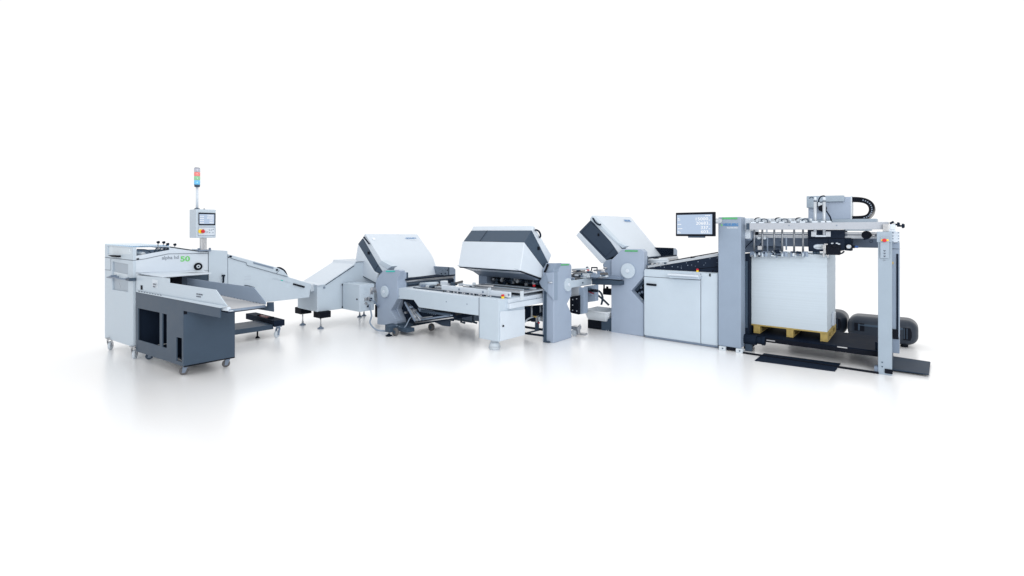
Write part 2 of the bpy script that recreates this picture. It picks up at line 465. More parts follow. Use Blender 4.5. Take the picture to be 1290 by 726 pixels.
    post.box(pp.x+.03, pp.x+.045, pp.y+.0, pp.y+.03, 1.34, 1.45)
    post.build('control_post', 'steel', t, .004)
    bs = MB(); bs.box(pp.x-.05, pp.x+.05, pp.y-.07, pp.y+.08, 1.33, 1.352); bs.tube((pp.x+.02, pp.y+.075, 1.35), (pp.x+.02, pp.y+.075, 1.375), .014); bs.tube((pp.x+.02, pp.y-.06, 1.35), (pp.x+.02, pp.y-.06, 1.375), .014)
    bs.build('post_flange', 'midgrey', t)
    cb = MB().box(XB+dx, XB, y0, y1, z0, z1).build('control_box', 'white', t, .008)
    sc = XS([(249.9, 268), (271.3, 268.7), (271, 283.8), (250.1, 283.8)], XB)
    MB().solid(sc, (.012, 0, 0)).build('screen_bezel', 'black', cb, .003)
    MB().solid(XS([(251.2, 269.8), (270, 270.3), (269.8, 282.3), (251.3, 282.2)], XB+.0125), (.002, 0, 0)).build('touch_screen', 'screen', cb)
    for i, (s_, s2) in enumerate(((0, '15000'), (0, '20683'), (0, '337'), (0, '603'))):
        py = 273+i*2.75
        bars(Xp(251.9, py, XB+.0148), UY, UZ, .05, .016, 1, 'screentext', cb)
        text(s2, Xp(268.6, py, XB+.0148), UY, UZ, .075 if i < 2 else .045, .019, 'screentext', cb, align=1)
    MB().solid(XS([(249.6, 286.2), (271, 286.3), (271, 296.8), (249.6, 297.3)], XB), (.004, 0, 0)).build('button_plate_edge', 'midgrey', cb)
    MB().solid(XS([(250, 286.7), (270.6, 286.8), (270.6, 296.4), (250, 296.8)], XB+.0042), (.002, 0, 0)).build('button_plate', 'bright', cb)
    for px, py in ((256.3, 289.2), (257.5, 292.5), (259.6, 292.4), (261.6, 292.4), (264, 290), (266.5, 290), (268.6, 289.2), (264, 293.2), (268.3, 293.2)):
        p = Xp(px, py, XB+.0062); MB().cbox(p+UX*.001, (.003, .012, .012)).build('small_button', 'txtgrey', cb)
    c = Xp(253.4, 291.6, XB+.006)
    MB().tube(c-UY*.008, c-UY*.008+UX*.015, .028, n=20).build('emergency_collar', 'yellow', cb)
    MB().tube(c+UX*.015, c+UX*.035+UY*.01, .012).tube(c+UX*.032+UY*.01, c+UX*.05+UY*.014, .026, .02, n=20).build('emergency_button', 'red', cb, .003)
    # light tower on top
    tp = Xp(248.3, 250, XB-.1)
    def zz(py): return Xp(248.3, py, XB-.1).z
    st = MB().tube((tp.x, tp.y, z1), (tp.x, tp.y, zz(235)), .0155, n=16).build('tower_pole', 'bright', t)
    MB().tube((tp.x, tp.y, z1-.002), (tp.x, tp.y, z1+.016), .04, .025, n=20).build('pole_flange', 'slate', st)
    MB().tube((tp.x+.05, tp.y+.07, z1), (tp.x+.05, tp.y+.07, z1+.012), .009).build('box_screw', 'slate', cb)
    lt = MB().tube((tp.x, tp.y, zz(235.8)), (tp.x, tp.y, zz(233)), .030, .036, n=24).build('light_tower', 'slate', t)
    for a_, b_, mm in ((233, 227.2, 'lampblue'), (227.2, 222.2, 'lampgreen'), (222.2, 216.9, 'lampred'), (216.9, 212, 'lampclear')):
        q = MB().tube((tp.x, tp.y, zz(a_)), (tp.x, tp.y, zz(b_)-.003), .037, n=28)
        q.build('signal_lens', mm, lt, .003)
    MB().tube((tp.x, tp.y, zz(212)), (tp.x, tp.y, zz(211.4)), .034, .025, n=24).build('tower_cap', 'midgrey', lt)
    return t
delivery_stacker()

# ------------------------------------------------------------------ slate delivery table with belt tray
def delivery_table():
    X1 = -6.14; K = .106
    def S(pts, y0=1.735): return YS(pts, y0, K, X1)
    t = thing('delivery_table', 'dark slate table with cut-out side, belt tray and pale grey guards', 'table', (-6.7, 1.95, 0))
    # side panel with three openings
    o = S([(171.2, 367.4), (277, 388.3), (277, 400.5), (230.6, 391.6), (231, 461.8), (171.4, 442.8)])
    hs = [S([(174, 388.4), (201, 394), (201, 436.2), (174, 428.3)]),
          S([(204.4, 395), (210, 396.2), (210, 439), (204.4, 437.2)]),
          S([(222.2, 424.7), (229, 426.3), (229, 456.6), (222.2, 454.4)])]
    MB().solid(o, (0, .012, 0), hs).build('side_panel', 'slate', t, .002)
    # end panel facing the right
    MB().solid(XS([(231.2, 391), (296, 391), (296, 449.6), (231.2, 461.4)], X1), (-.012, 0, 0)).build('end_panel', 'slate', t, .002)
    MB().solid(XS([(232, 461), (296, 449.4), (296, 451), (232, 463)], X1-.02), (-.02, 0, 0)).build('base_edge', 'black', t)
    # inside
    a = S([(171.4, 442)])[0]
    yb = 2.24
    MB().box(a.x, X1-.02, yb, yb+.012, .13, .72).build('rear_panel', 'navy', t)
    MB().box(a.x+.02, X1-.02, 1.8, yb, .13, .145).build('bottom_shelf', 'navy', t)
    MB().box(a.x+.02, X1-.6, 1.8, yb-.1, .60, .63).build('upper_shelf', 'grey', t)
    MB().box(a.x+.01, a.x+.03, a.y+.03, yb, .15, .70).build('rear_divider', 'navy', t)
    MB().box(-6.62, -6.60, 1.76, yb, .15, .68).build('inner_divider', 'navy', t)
    MB().solid(XS([(231.4, 391.4), (235.6, 391.4), (235.6, 396), (231.4, 396.2)], X1), (.003, 0, 0)).build('end_slot', 'black', t)
    # front guard
    o = S([(171.4, 366.3), (171.4, 347), (213, 351), (213, 356.6), (271.6, 365.3), (286, 386)], 1.74)
    MB().solid(o, (0, .010, 0)).build('front_guard', 'white', t, .002)
    o = S([(171.4, 366.4), (286, 386.1), (277.3, 388.4), (171.4, 368)], 1.725)
    MB().solid(o, (0, .010, 0)).build('guard_lip', 'white', t, .002)
    for i in range(9):
        px = 174.5+i*3.4; py = 366.6+i*.62
        MB().solid(S([(px, py), (px+1.7, py+.3), (px+1.7, py+1.1), (px, py+.8)], 1.7245), (0, -.003, 0)).build('vent_slot', 'txtdark', t)
    MB().solid(S([(177.5, 359.5), (179.6, 359.8), (179.6, 365.2), (177.5, 364.9)], 1.739), (0, -.004, 0)).build('guard_slot', 'black', t)
    MB().solid(S([(192, 351.7), (199, 353), (199, 363.2), (192, 361.8)], 1.739), (0, -.002, 0)).build('notice_plate', 'bright', t)
    bars(S([(192.8, 358.6)], 1.736)[0], UX, UZ, .12, .06, 2, 'txtdark', t, 'notice_print')
    bars(S([(247.5, 371.2)], 1.738)[0], UX+UY*.1, UZ, .15, .05, 2, 'txtdark', t, 'notice_print')
    # belt tray
    zb = .83
    q = GS([(277, 371.5), (334, 383.6), (288, 389.3), (240, 380)], zb)
    e = q[0]-q[1]
    q2 = [q[1], q[2], q[2]+e*1.5, q[1]+e*1.5]
    MB().solid(q2, (0, 0, -.012)).build('conveyor_belt', 'belt', t, .003)
    MB().solid([q[1]-UX*.02-UZ*.014, q[2]-UX*.02-UZ*.014, q[2]-UX*.02-UZ*.045, q[1]-UX*.02-UZ*.045], e*1.4).build('tray_frame', 'navy', t)
    MB().tube(q[1]-UZ*.02, q[2]-UZ*.02, .013, n=14).build('end_roller', 'midgrey', t)
    # rear guard, seen from inside
    yr = q[1].y+.004
    o = YS([(236, 350.5), (258, 353.7), (319.4, 362), (334.4, 380.8), (334.4, 384), (277, 372), (236, 363.6)], yr, K, q[1].x)
    MB().solid(o, (0, .008, 0)).build('rear_guard', 'grey', t, .002)
    for i in range(14):
        p = Yp(279+i*4, 372.1+i*.85, yr-.006, K, q[1].x)
        MB().cbox(p, (.016, .004, .005)).build('belt_stud', 'txtdark', t)
    MB().solid(YS([(316, 388.4), (344.4, 393), (344, 380.8), (336, 381), (336, 386), (316, 384)], yr+.03, K, q[1].x), (0, .01, 0)).build('rear_skirt', 'slate', t, .002)
    br = S([(278, 388.3), (286, 387), (287, 391.5), (290, 391.6), (290, 392.6), (279, 391.2)], 1.76)
    MB().solid(br, (0, .03, 0)).build('tray_bracket', 'bright', t, .002)
    # castors
    for px, py in ((187, 453), (230, 472.5), (283.5, 462.7)):
        p = G(px, py); caster(t, p.x, p.y+.01, .13, .042, 'rubber' if px > 190 else 'slate', 'midgrey', yaw=math.radians(70), lean=.02)
    return t
delivery_table()

# ------------------------------------------------------------------ sloping infeed conveyor
def infeed_conveyor():
    X0 = -7.5
    t = thing('infeed_conveyor', 'long pale grey conveyor housing sloping down to the right over a low slate base', 'conveyor', (-7.7, 3, 0))
    h = MB().solid(XS([(262.9, 315), (286.8, 316.2), (286.8, 378), (262.9, 384)], X0-.012), (-.7, 0, 0))
    h.build('drive_housing', 'white', t, .006)
    o = XS([(287.2, 320.3), (349, 337.2), (364.4, 349.4), (380, 354.3), (392.4, 358), (389.7, 374.8), (344, 380), (287.2, 384)], X0-.012)
    MB().solid(o, (-.55, 0, 0)).build('conveyor_housing', 'white', t, .006)
    cv = XS([(287.2, 320.5), (349, 337.3), (357, 341), (364, 349), (349, 345), (311, 334.2), (310.5, 331.5), (290.5, 325.3)], X0-.005)
    lid = MB().solid(cv, (-.54, 0, 0)).build('lid', 'white', t, .004)
    MB().path(XS([(291, 325.6), (310.3, 331), (311.2, 334.4), (349, 345.2), (362, 349)], X0-.002), .004, 6).build('lid_gap', 'seam', lid)
    MB().path(XS([(348.3, 344.6), (352, 340.8)], X0-.002), .003, 6).build('lid_gap', 'seam', lid)
    MB().solid(XS([(319, 330.2), (344.5, 337), (344.2, 339), (319.3, 332.2)], X0-.004), (.008, 0, 0)).build('grip_strip', 'midgrey', lid, .002)
    MB().path(curve(XS([(349, 337.6), (353, 337.8), (357.5, 340.5), (360, 344), (361.5, 348)], X0-.2)), .014).build('rubber_buffer', 'navy', lid)
    for px, py in ((348.7, 340.2), (290.4, 323.3)):
        p = Xp(px, py, X0-.005); MB().tube(p, p+UX*.016, .015, n=12).build('hinge_pin', 'navy', lid)
    MB().path(XS([(287.5, 324.6), (290.2, 323.2)], X0-.003), .007, 6).build('hinge_arm', 'navy', lid)
    # grip at the right end
    MB().path(XS([(369.5, 358), (383.5, 361.8)], X0), .014, 8).build('grip_slot', 'black', t)
    # lever
    l = MB(); l.path(XS([(279.5, 347.4), (283.5, 347.2)], X0+.012), .012, 8); l.path(XS([(281.8, 347.5), (281.2, 356.5)], X0+.018), .012, 8)
    l.build('lever', 'navy', t)
    # faint print
    for px, py, w in ((309, 349.5, 7.5), (308, 353.4, 8.5)):
        a, b_ = Xp(px, py, X0-.012), Xp(px+w, py-.2, X0-.012)
        bars(b_.lerp(a, 1), UY, UZ, (b_-a).length, .045, 1, 'txtfaint', t, 'faint_print')
    a, b_ = Xp(343, 352.3, X0-.012), Xp(365.5, 357.8, X0-.012)
    text('palamides', a, b_-a, UX.cross((b_-a).normalized()), (b_-a).length, .036, 'txtfaint', t)
    MB().solid(XS([(353.5, 352.4), (356.5, 353.2), (356.5, 354.4), (353.5, 353.6)], X0-.012), (.003, 0, 0)).build('green_mark', 'teal', t)
    MB().path(XS([(308, 359.8), (312, 360), (321, 362.5)], X0), .007, 6).build('lower_rail', 'slate', t)
    # outlet parts at the right end
    MB().solid(XS([(390, 360), (396, 357.5), (399, 358), (398, 366), (392, 368)], X0-.1), (-.25, 0, 0)).build('outlet_bracket', 'castor', t, .004)
    # low base
    XB = -7.43
    f = XS([(292, 417), (344.5, 410.4), (344.5, 415), (292, 422.5)], XB)
    zb0, zb1 = .125, .195
    MB().box(XB-.55, XB, 2.35, f[1].y, zb0, zb1).build('base_plate', 'slate', t, .004)
    yb = Xp(343.4, 410, XB).y; xr = XB+.05
    xl = Yp(309.5, 402, yb).x
    zt = Yp(343.4, 404, yb).z
    bm_ = MB().box(xl, xr, yb, yb+.16, zb1-.03, zt).build('cross_beam', 'navy', t, .005)
    a, c = Yp(328.5, 398.6, yb+.06), Yp(340.5, 401.6, yb+.06)
    MB().tube(a, c, .028, n=16).build('red_roller', 'redroll', t, .004)
    MB().box(a.x-.04, a.x, yb+.02, yb+.1, zt-.01, a.z+.03).box(c.x, c.x+.05, yb+.02, yb+.1, zt-.01, c.z+.03).box(a.x, c.x, yb+.085, yb+.1, zt-.01, a.z+.02).build('roller_bracket', 'black', t, .003)
    p = G(348, 425.3); caster(t, p.x+.02, p.y, .17, .052, 'castor', 'midgrey', yaw=math.radians(120))
    p = G(324.3, 425.7)
    MB().tube((p.x, p.y, .02), (p.x, p.y, .14), .011).tube((p.x, p.y, 0), (p.x, p.y, .022), .032, .018, n=18).build('levelling_foot', 'black', t)
    p = V((-7.85, 2.6, 0)); foot(t, p.x, p.y, .13)
M['txtfaint'] = mat('faint_print', (.44,.51,.59), .5)
M['redroll'] = mat('dark_red_roller', (.16,.018,.03), .4)
infeed_conveyor()

# ------------------------------------------------------------------ white angled cabinet between conveyor and folding units
def connecting_cabinet():
    t = thing('connecting_cabinet', 'pale grey cabinet with a slanted lid on black block feet beside the conveyor end', 'cabinet', (-7.9, 4.5, 0))
    X0 = -7.5
    pr = [(4.0,.28),(4.0,.715),(4.10,.715),(4.655,1.01),(4.70,1.062),(5.3,1.062),(5.3,.28)]
    MB().solid([V((X0, y, z)) for y, z in pr], (-.67, 0, 0)).build('body', 'white', t, .008)
    ld = [(3.985,.712),(4.12,.718),(4.667,1.018),(4.70,1.072),(5.1,1.072),(5.1,1.085),(4.685,1.085),(4.655,1.035),(4.112,.738),(3.985,.732)]
    MB().solid([V((X0+.03, y, z)) for y, z in ld], (-.72, 0, 0)).build('lid', 'bright', t, .004)
    MB().path([V((X0+.006, 4.14, .712)), V((X0+.006, 4.67, 1.0))], .006, 6).build('lid_gap', 'slate', t)
    for px, py in ((438.5, 339), (408.3, 362.5)):
        p = Xp(px, py, X0); MB().cbox(p+UX*.008, (.016, .03, .03)).build('lid_catch', 'slate' if px > 420 else 'midgrey', t, .003)
    # switch box
    xa, xb = Yp(431.3, 389.5, 4.44).x, Yp(453, 393.3, 4.44).x
    zt = Yp(453, 359.2, 4.44).z; zb = Yp(453, 393.3, 4.44).z
    sb = MB().box(xa, xb, 4.44, 4.72, zb, zt).build('switch_box', 'white', t, .006)
    MB().path([V((xa+.012, 4.439, zb+.02)), V((xa+.012, 4.439, zt-.02))], .003, 6).build('door_gap', 'seam', sb)
    for z in (zb+.03, zt-.03):
        MB().cbox((xa+.01, 4.434, z), (.014, .012, .028)).build('hinge', 'navy', sb)
    p = Yp(450, 377.2, 4.44); MB().tube(p, p-UY*.012, .013, n=12).build('lock', 'black', sb)
    # sockets and fittings on the side of the switch box
    def xf(px, py): return Xp(px, py, xb)
    for (px, py, w, h) in ((461, 364, .05, .035), (461.5, 368.5, .06, .02), (458.5, 371, .03, .015)):
        MB().cbox(xf(px, py)+UX*.002, (.004, w, h)).build('label_plate', 'txtfaint', sb)
    for i, (px, py) in enumerate(((460, 377), (463.5, 376.3), (466.3, 377.2))):
        p = xf(px, py); MB().cbox(p+UX*.02, (.04, .035, .05)).build('plug_socket', 'steel' if i < 2 else 'navy', sb, .004)
    p = xf(460.5, 382.4); MB().tube(p, p+UX*.03, .02, n=16).build('plug_socket', 'steel', sb)
    p = xf(463, 387); MB().solid([p-UY*.02, p+UY*.03, p+UY*.01+UZ*.04], (.02, 0, 0)).build('warning_mark', 'navy', sb)
    # motor fitting by the folding unit
    m = MB(); c = Xp(471, 365, -6.98)
    m.tube(c-UY*.08, c+UY*.08, .05, n=18); m.cbox(c+V((0,-.06,-.03)), (.05, .06, .09)); m.cbox(c+V((0,.05,.02)), (.08, .03, .08))
    m.build('connector_block', 'steel', t, .004)
    pth = curve([Xp(466, 377, -6.93), Xp(470, 379, -6.8), Xp(474, 383, -6.8), Xp(477, 387, -6.85)])
    MB().path(pth, .012).build('cable', 'midgrey', t)
    cb = curve([Xp(465, 384, -6.93), V((-6.86, 4.60, .22)), V((-6.75, 4.5, .12)), V((-6.5, 4.45, .05)), V((-6.25, 4.47, .06))])
    MB().path(cb, .013).build('hose', 'grey', t)
    # feet
    for px, py, y in ((378.8, 393, 4.05), (402.6, 396.8, 4.06)):
        p = Yp(px, py, y)
        MB().box(p.x-.11, p.x+.11, y-.05, y+.14, .18, .285).build('foot_block', 'black', t, .004)
    for px, py in ((381.3, 409.6), (404, 414.2)):
        p = G(px, py); foot(t, p.x, p.y, .19, .05)
    p = G(454.3, 399.4); foot(t, p.x, p.y-.02, .28, .045)
    p = V((-8.0, 5.2, 0)); foot(t, p.x, p.y, .29, .045)
    return t
connecting_cabinet()

# ------------------------------------------------------------------ folding units
def y_hood(t, rim, cover, dark, low, y0, yfar, band='slate'):
    """tilted plate pack whose profile faces -y; rim/cover/dark/low are traced on the plane y0"""
    d = yfar-y0
    ca, cb = [rounded(*L[:3])+L[3:] for L in cover]
    MB().loft([p+V((0, .004, 0)) for p in ca], cb).build('hood_cover', 'bright', t, .010, 3)
    MB().solid(YS(dark, y0+.012), (0, .14, 0)).build('hood_band', band, t, .006)
    MB().solid(YS(rim, y0+.152), (0, d-.17, 0)).build('plate_pack', band, t, .006)
    MB().solid(YS(low, y0), (0, d-.01, 0)).build('lower_cover', 'bright', t, .010, 3)

def unit_pillar_y(t, front, y0, depth, wheel, wr, led, ledm, cham):
    """operator-side pillar facing -y"""
    p = YS(front, y0)
    pl = MB().solid(p, (0, depth, 0)).build('pillar', 'pillar', t, cham, 3)
    c = Yp(*wheel, y0)
    w = MB().tube(c, c-UY*.035, wr, n=48).build('hand_wheel', 'white', t, .006)
    MB().tube(c-UY*.035, c-UY*.05, wr*.28, wr*.24, n=24).build('wheel_hub', 'bright', w, .003)
    return pl

def folding_unit_far():                       # unit at the left of the line
    Y0 = 4.74
    t = thing('folding_unit', 'grey folding machine left of centre, white tilted hood next to the slanted-lid cabinet', 'machine', (-6.5, 5.2, 0), 'folding machines of the line')
    yh = Y0+.12
    apex = Yp(459.5, 294.5, yh); yfar = Xp(525.6, 295.1, apex.x).y
    cover3 = (YS([(459.5, 294.5), (481.4, 329.6), (494.5, 351.5), (489, 354), (475, 332), (456.4, 299.8)], yh), YS([(525.6, 295.1), (546.5, 324.6), (552, 347.3), (548, 348.5), (539, 326), (521, 299)], yfar))
    dark = [(456.4, 300.4), (477, 332.7), (488.5, 338.8), (486, 346), (477, 344.2), (471.4, 342), (450.8, 307.7)]
    low = [(450.8, 307.9), (471.4, 342.2), (476, 344.6), (474, 357), (447.8, 343.2), (447.4, 330.4)]
    y_hood(t, [(456.4, 300.4), (470, 326), (473, 346), (471.4, 342), (450.8, 307.7)], cover3, dark, low, yh, yfar)
    MB().path(YS([(448.6, 343.6), (472.8, 356.6)], yh-.001), .006, 6).build('cover_gap', 'slate', t)
    p = Yp(464.3, 319, yh); MB().cbox(p, (.035, .024, .05)).build('hood_lock', 'black', t, .003)
    MB().path(YS([(472, 341), (477, 333)], yh+.010), .003, 6).build('band_gap', 'navy', t)
    hd = curve(YS([(458.6, 299.4), (460.5, 301.5), (463.3, 305.2), (464.6, 307)], yh-.05))
    hd = [Yp(458.4, 299.2, yh)]+hd+[Yp(464.8, 307, yh)]
    MB().path(hd, .013).build('hood_handle', 'navy', t)
    MB().solid(YS([(476.6, 332.6), (480.6, 328.4), (493.9, 335.6), (488.2, 339.4)], yh-.01), (0, .12, 0)).build('cover_corner', 'white', t, .008)
    # print on the hood: lies on the sloping cover
    def on_cover(px, py, off=.004):
        a = Yp(459.5, 294.5, yh); b = Yp(481.4, 329.6, yh)
        e = (b-a).normalized(); n = V((-e.z, 0, e.x)); n = n if n.x > 0 else -n
        r = ray(px, py); c0 = V((0, 0, CAMH)); tt = (a-c0).dot(n)/r.dot(n)
        return c0+r*tt+n*off, -e
    o, up = on_cover(511.5, 301.2); o2, _ = on_cover(524.5, 301.0)
    text('HEIDELBERG', o, UY, up, (o2-o).length, .032, 'txtblue', t, bold=.01)
    o, up = on_cover(517.5, 303.0); o2, _ = on_cover(524.5, 302.8)
    text('Stahlfolder', o, UY, up, (o2-o).length, .02, 'txtpale', t, name='lettering')
    o, up = on_cover(470, 302.4)
    MB().solid([o, o+UY*.05, o+UY*.05+up*.05, o+up*.05], (.002, 0, .001)).build('cover_symbol', 'txtpale', t)
    # operator pillar
    front = [(475.2, 408.8), (475.2, 372), (472.7, 360.5), (474.2, 352.5), (478.2, 346), (483.6, 340.4), (501.5, 340.2), (504.2, 341.6), (500.2, 352.6), (500, 377.2), (492, 391.4), (500, 404.6), (500, 411.2)]
    pl = unit_pillar_y(t, front, Y0, .10, (485.8, 367.5), .097, None, None, .006)
    # side cheek with bevelled recess
    ck = [(500.2, 352.6), (504.6, 341), (511.3, 341.6), (511.3, 362), (500.2, 366)]
    xs = Yp(500.2, 380, Y0).x
    f = XS([(500.3, 352.6), (512.5, 350)], xs); ydp = f[1].y
    zc = Yp(500, 365.5, Y0).z
    MB().solid([V((xs-.06, Y0+.10, zc)), V((xs+.0, Y0+.003, zc)), V((xs, ydp, zc)), V((xs-.06, ydp, zc))], (0, 0, .94-zc)).build('upper_cheek', 'pillar', t, .012)
    z = [Yp(500, q, Y0).z for q in (352.6, 377.2, 391.4, 404.6, 411.2)]
    xn = Yp(492, 391.4, Y0).x
    chk = MB()
    prof = [V((xs-.01, ydp, z[0])), V((xs-.01, ydp, z[1])), V((xn+.04, ydp, z[2])), V((xs-.01, ydp, z[3])), V((xs-.01, ydp, z[4])), V((xs-.3, ydp, z[4])), V((xs-.3, ydp, z[0]))]
    chk.solid(prof, (0, -(ydp-Y0-.1), 0))
    chk.build('pillar_side', 'pillar', t, .004)
    MB().box(xs-.05, xs-.004, ydp, ydp+.03, .66, .93).build('inner_plate', 'slate', t)
    a = YS([(486.6, 341.1), (497.6, 341.0), (497.2, 342.8), (486.2, 342.9)], Y0)
    MB().solid(a, (0, -.008, 0)).build('status_light', 'teal', t, .002)
    # far pillar
    XF = Yp(565, 336.8, yfar-.02).x
    fp = YS([(545, 335.9), (565, 336.7), (565, 362), (545, 362)], yfar-.06)
    MB().solid(fp, (0, .02, 0)).build('far_inner_plate', 'slate', t)
    f2 = XS([(565, 336.7), (571.3, 336.9), (574, 339.5), (574, 366), (565, 366)], fp[1].x)
    MB().solid(f2, (-.45, 0, 0)).build('far_pillar', 'grey', t, .006)
    for px, py in ((556.5, 345), (561, 344.5), (563.7, 340.5)):
        p = Yp(px, py, yfar-.06); MB().tube(p, p-UY*.006, .012, n=10).build('bolt', 'navy', t)
    # rollers and cross bars between the pillars
    for i, (px, py, r, m_) in enumerate(((511, 352.6, .014, 'navy'), (511, 355, .018, 'gun'), (511, 358, .030, 'slate'), (511, 361.5, .04, 'slate2'), (511, 353.8, .008, 'alu'))):
        a = Xp(px, py, xs+.02-.03*i)
        MB().tube(a, (a.x, yfar-.05, a.z), r, n=16).build('roller', m_, t)
    MB().box(xs-.5, xs-.12, Y0+.15, yfar-.06, .5, .80).build('fold_housing', 'navy', t)
    # lower folding plate with rods, and undercarriage
    def P(px, py, y): return Yp(px, py, y)
    MB().solid(YS([(508, 377), (521, 378.5), (528, 388), (574, 397.5), (575, 402), (545, 406.5), (526, 409.5), (513, 404), (507, 392)], Y0+.13), (0, .5, 0)).build('lower_fold_plate', 'navy', t, .004)
    for i in range(7):
        u = i/6
        a = P(510+5*u, 381+2*u, Y0+.03+.012*i); c = P(523+11*u, 405-1.5*u, Y0+.03+.012*i)
        MB().tube(a, c, .010 if i % 2 else .016, n=10).build('plate_rod', 'gun' if i % 3 else 'midgrey', t)
    MB().solid(YS([(546, 405.5), (566, 403), (566, 411.5), (557, 410.4)], Y0+.2), (0, .03, 0)).build('lower_bracket', 'slate2', t)
    for px, py in ((513, 385), (516, 391), (521, 396), (525, 401), (518, 387), (523, 391), (511.5, 394)):
        p = P(px, py, Y0+.06); MB().cbox(p, (.05, .04, .03)).build('clamp_block', 'gun' if px % 2 else 'midgrey', t, .004)
    for (a, c, r, m_) in (((523, 407), (573, 400), .011, 'steel'), ((524, 404), (571, 397), .014, 'midgrey'), ((531, 392), (568, 397), .02, 'slate'), ((521, 409), (575, 399.6), .008, 'navy'), ((519, 402), (545, 399), .010, 'gun')):
        MB().tube(P(*a, Y0+.08), P(*c, Y0+.10), r, n=10).build('cross_rod', m_, t)
    for i in range(9):
        px = 527+i*2.4; a = P(px, 388+i*.5, Y0+.11); c = P(px+2.6, 392.5+i*.5, Y0+.11)
        MB().tube(a, c, .012, n=8).build('comb_tooth', 'midgrey', t)
    for px, py in ((571, 396), (573.2, 399.4), (570, 402.5)):
        p = P(px, py, Y0+.11); MB().tube(p-UX*.02, p+UX*.02, .024, n=12).build('end_knob', 'navy', t)
    # undercarriage
    zb = .055
    MB().box(Yp(485, 415, 4.6).x, Yp(513, 415, 4.6).x, 4.60, 4.74, zb, .115).build('base_beam', 'slate', t, .004)
    MB().box(Yp(510.6, 405, ydp+.02).x, Yp(514.6, 405, ydp+.02).x, ydp+.02, ydp+.08, zb, .30).build('base_post', 'slate', t, .003)
    MB().solid(YS([(503, 376), (522, 378), (534, 395), (524, 409), (504, 408)], Y0+.34), (0, .03, 0)).build('dark_backing', 'navy', t)  # added sheet, its navy colour paints in the dark interior
    MB().box(xs+.02, xs+.10, 4.72, yfar, zb, .13).build('base_beam', 'slate', t, .004)
    MB().box(xs+.10, xs+.65, yfar-.25, yfar-.17, .06, .2).build('base_beam', 'slate', t)
    for i in range(5):
        p = V((xs+.155, 4.62, .10+i*.032)); MB().cbox(p, (.02, .03, .008)).build('spring_coil', 'grey', t)
    cable = curve([V((xs+.2, 4.64, .12)), V((xs+.25, 4.63, .06)), V((xs+.33, 4.66, .14)), V((xs+.3, 4.8, .26)), V((xs+.5, 4.9, .28))])
    MB().path(cable, .008).build('cable', 'grey', t)
    q = G(490, 423.5); foot(t, q.x, q.y, .12, .05, 'navy')
    MB().cbox((q.x, q.y+.03, .11), (.12, .12, .09)).build('foot_block', 'slate', t, .004)
    for px, py, y in ((498.2, 416, 4.5), (543.5, 409.5, 5.1)):
        c = Yp(px, py, y); c.z = .065
        w = MB().tube(c-UX*.0-UY*.02, c+UY*.02, .06, n=24).build('transport_wheel', 'rubber', t, .006)
        MB().tube(c-UY*.024, c+UY*.024, .025, n=16).build('wheel_hub', 'slate', w)
    # black post behind by the cabinet
    p = Yp(474, 396, 5.0); MB().box(p.x-.04, p.x+.04, 5.0, 5.06, .08, .30).build('rear_foot', 'black', t)
    return t
folding_unit_far()

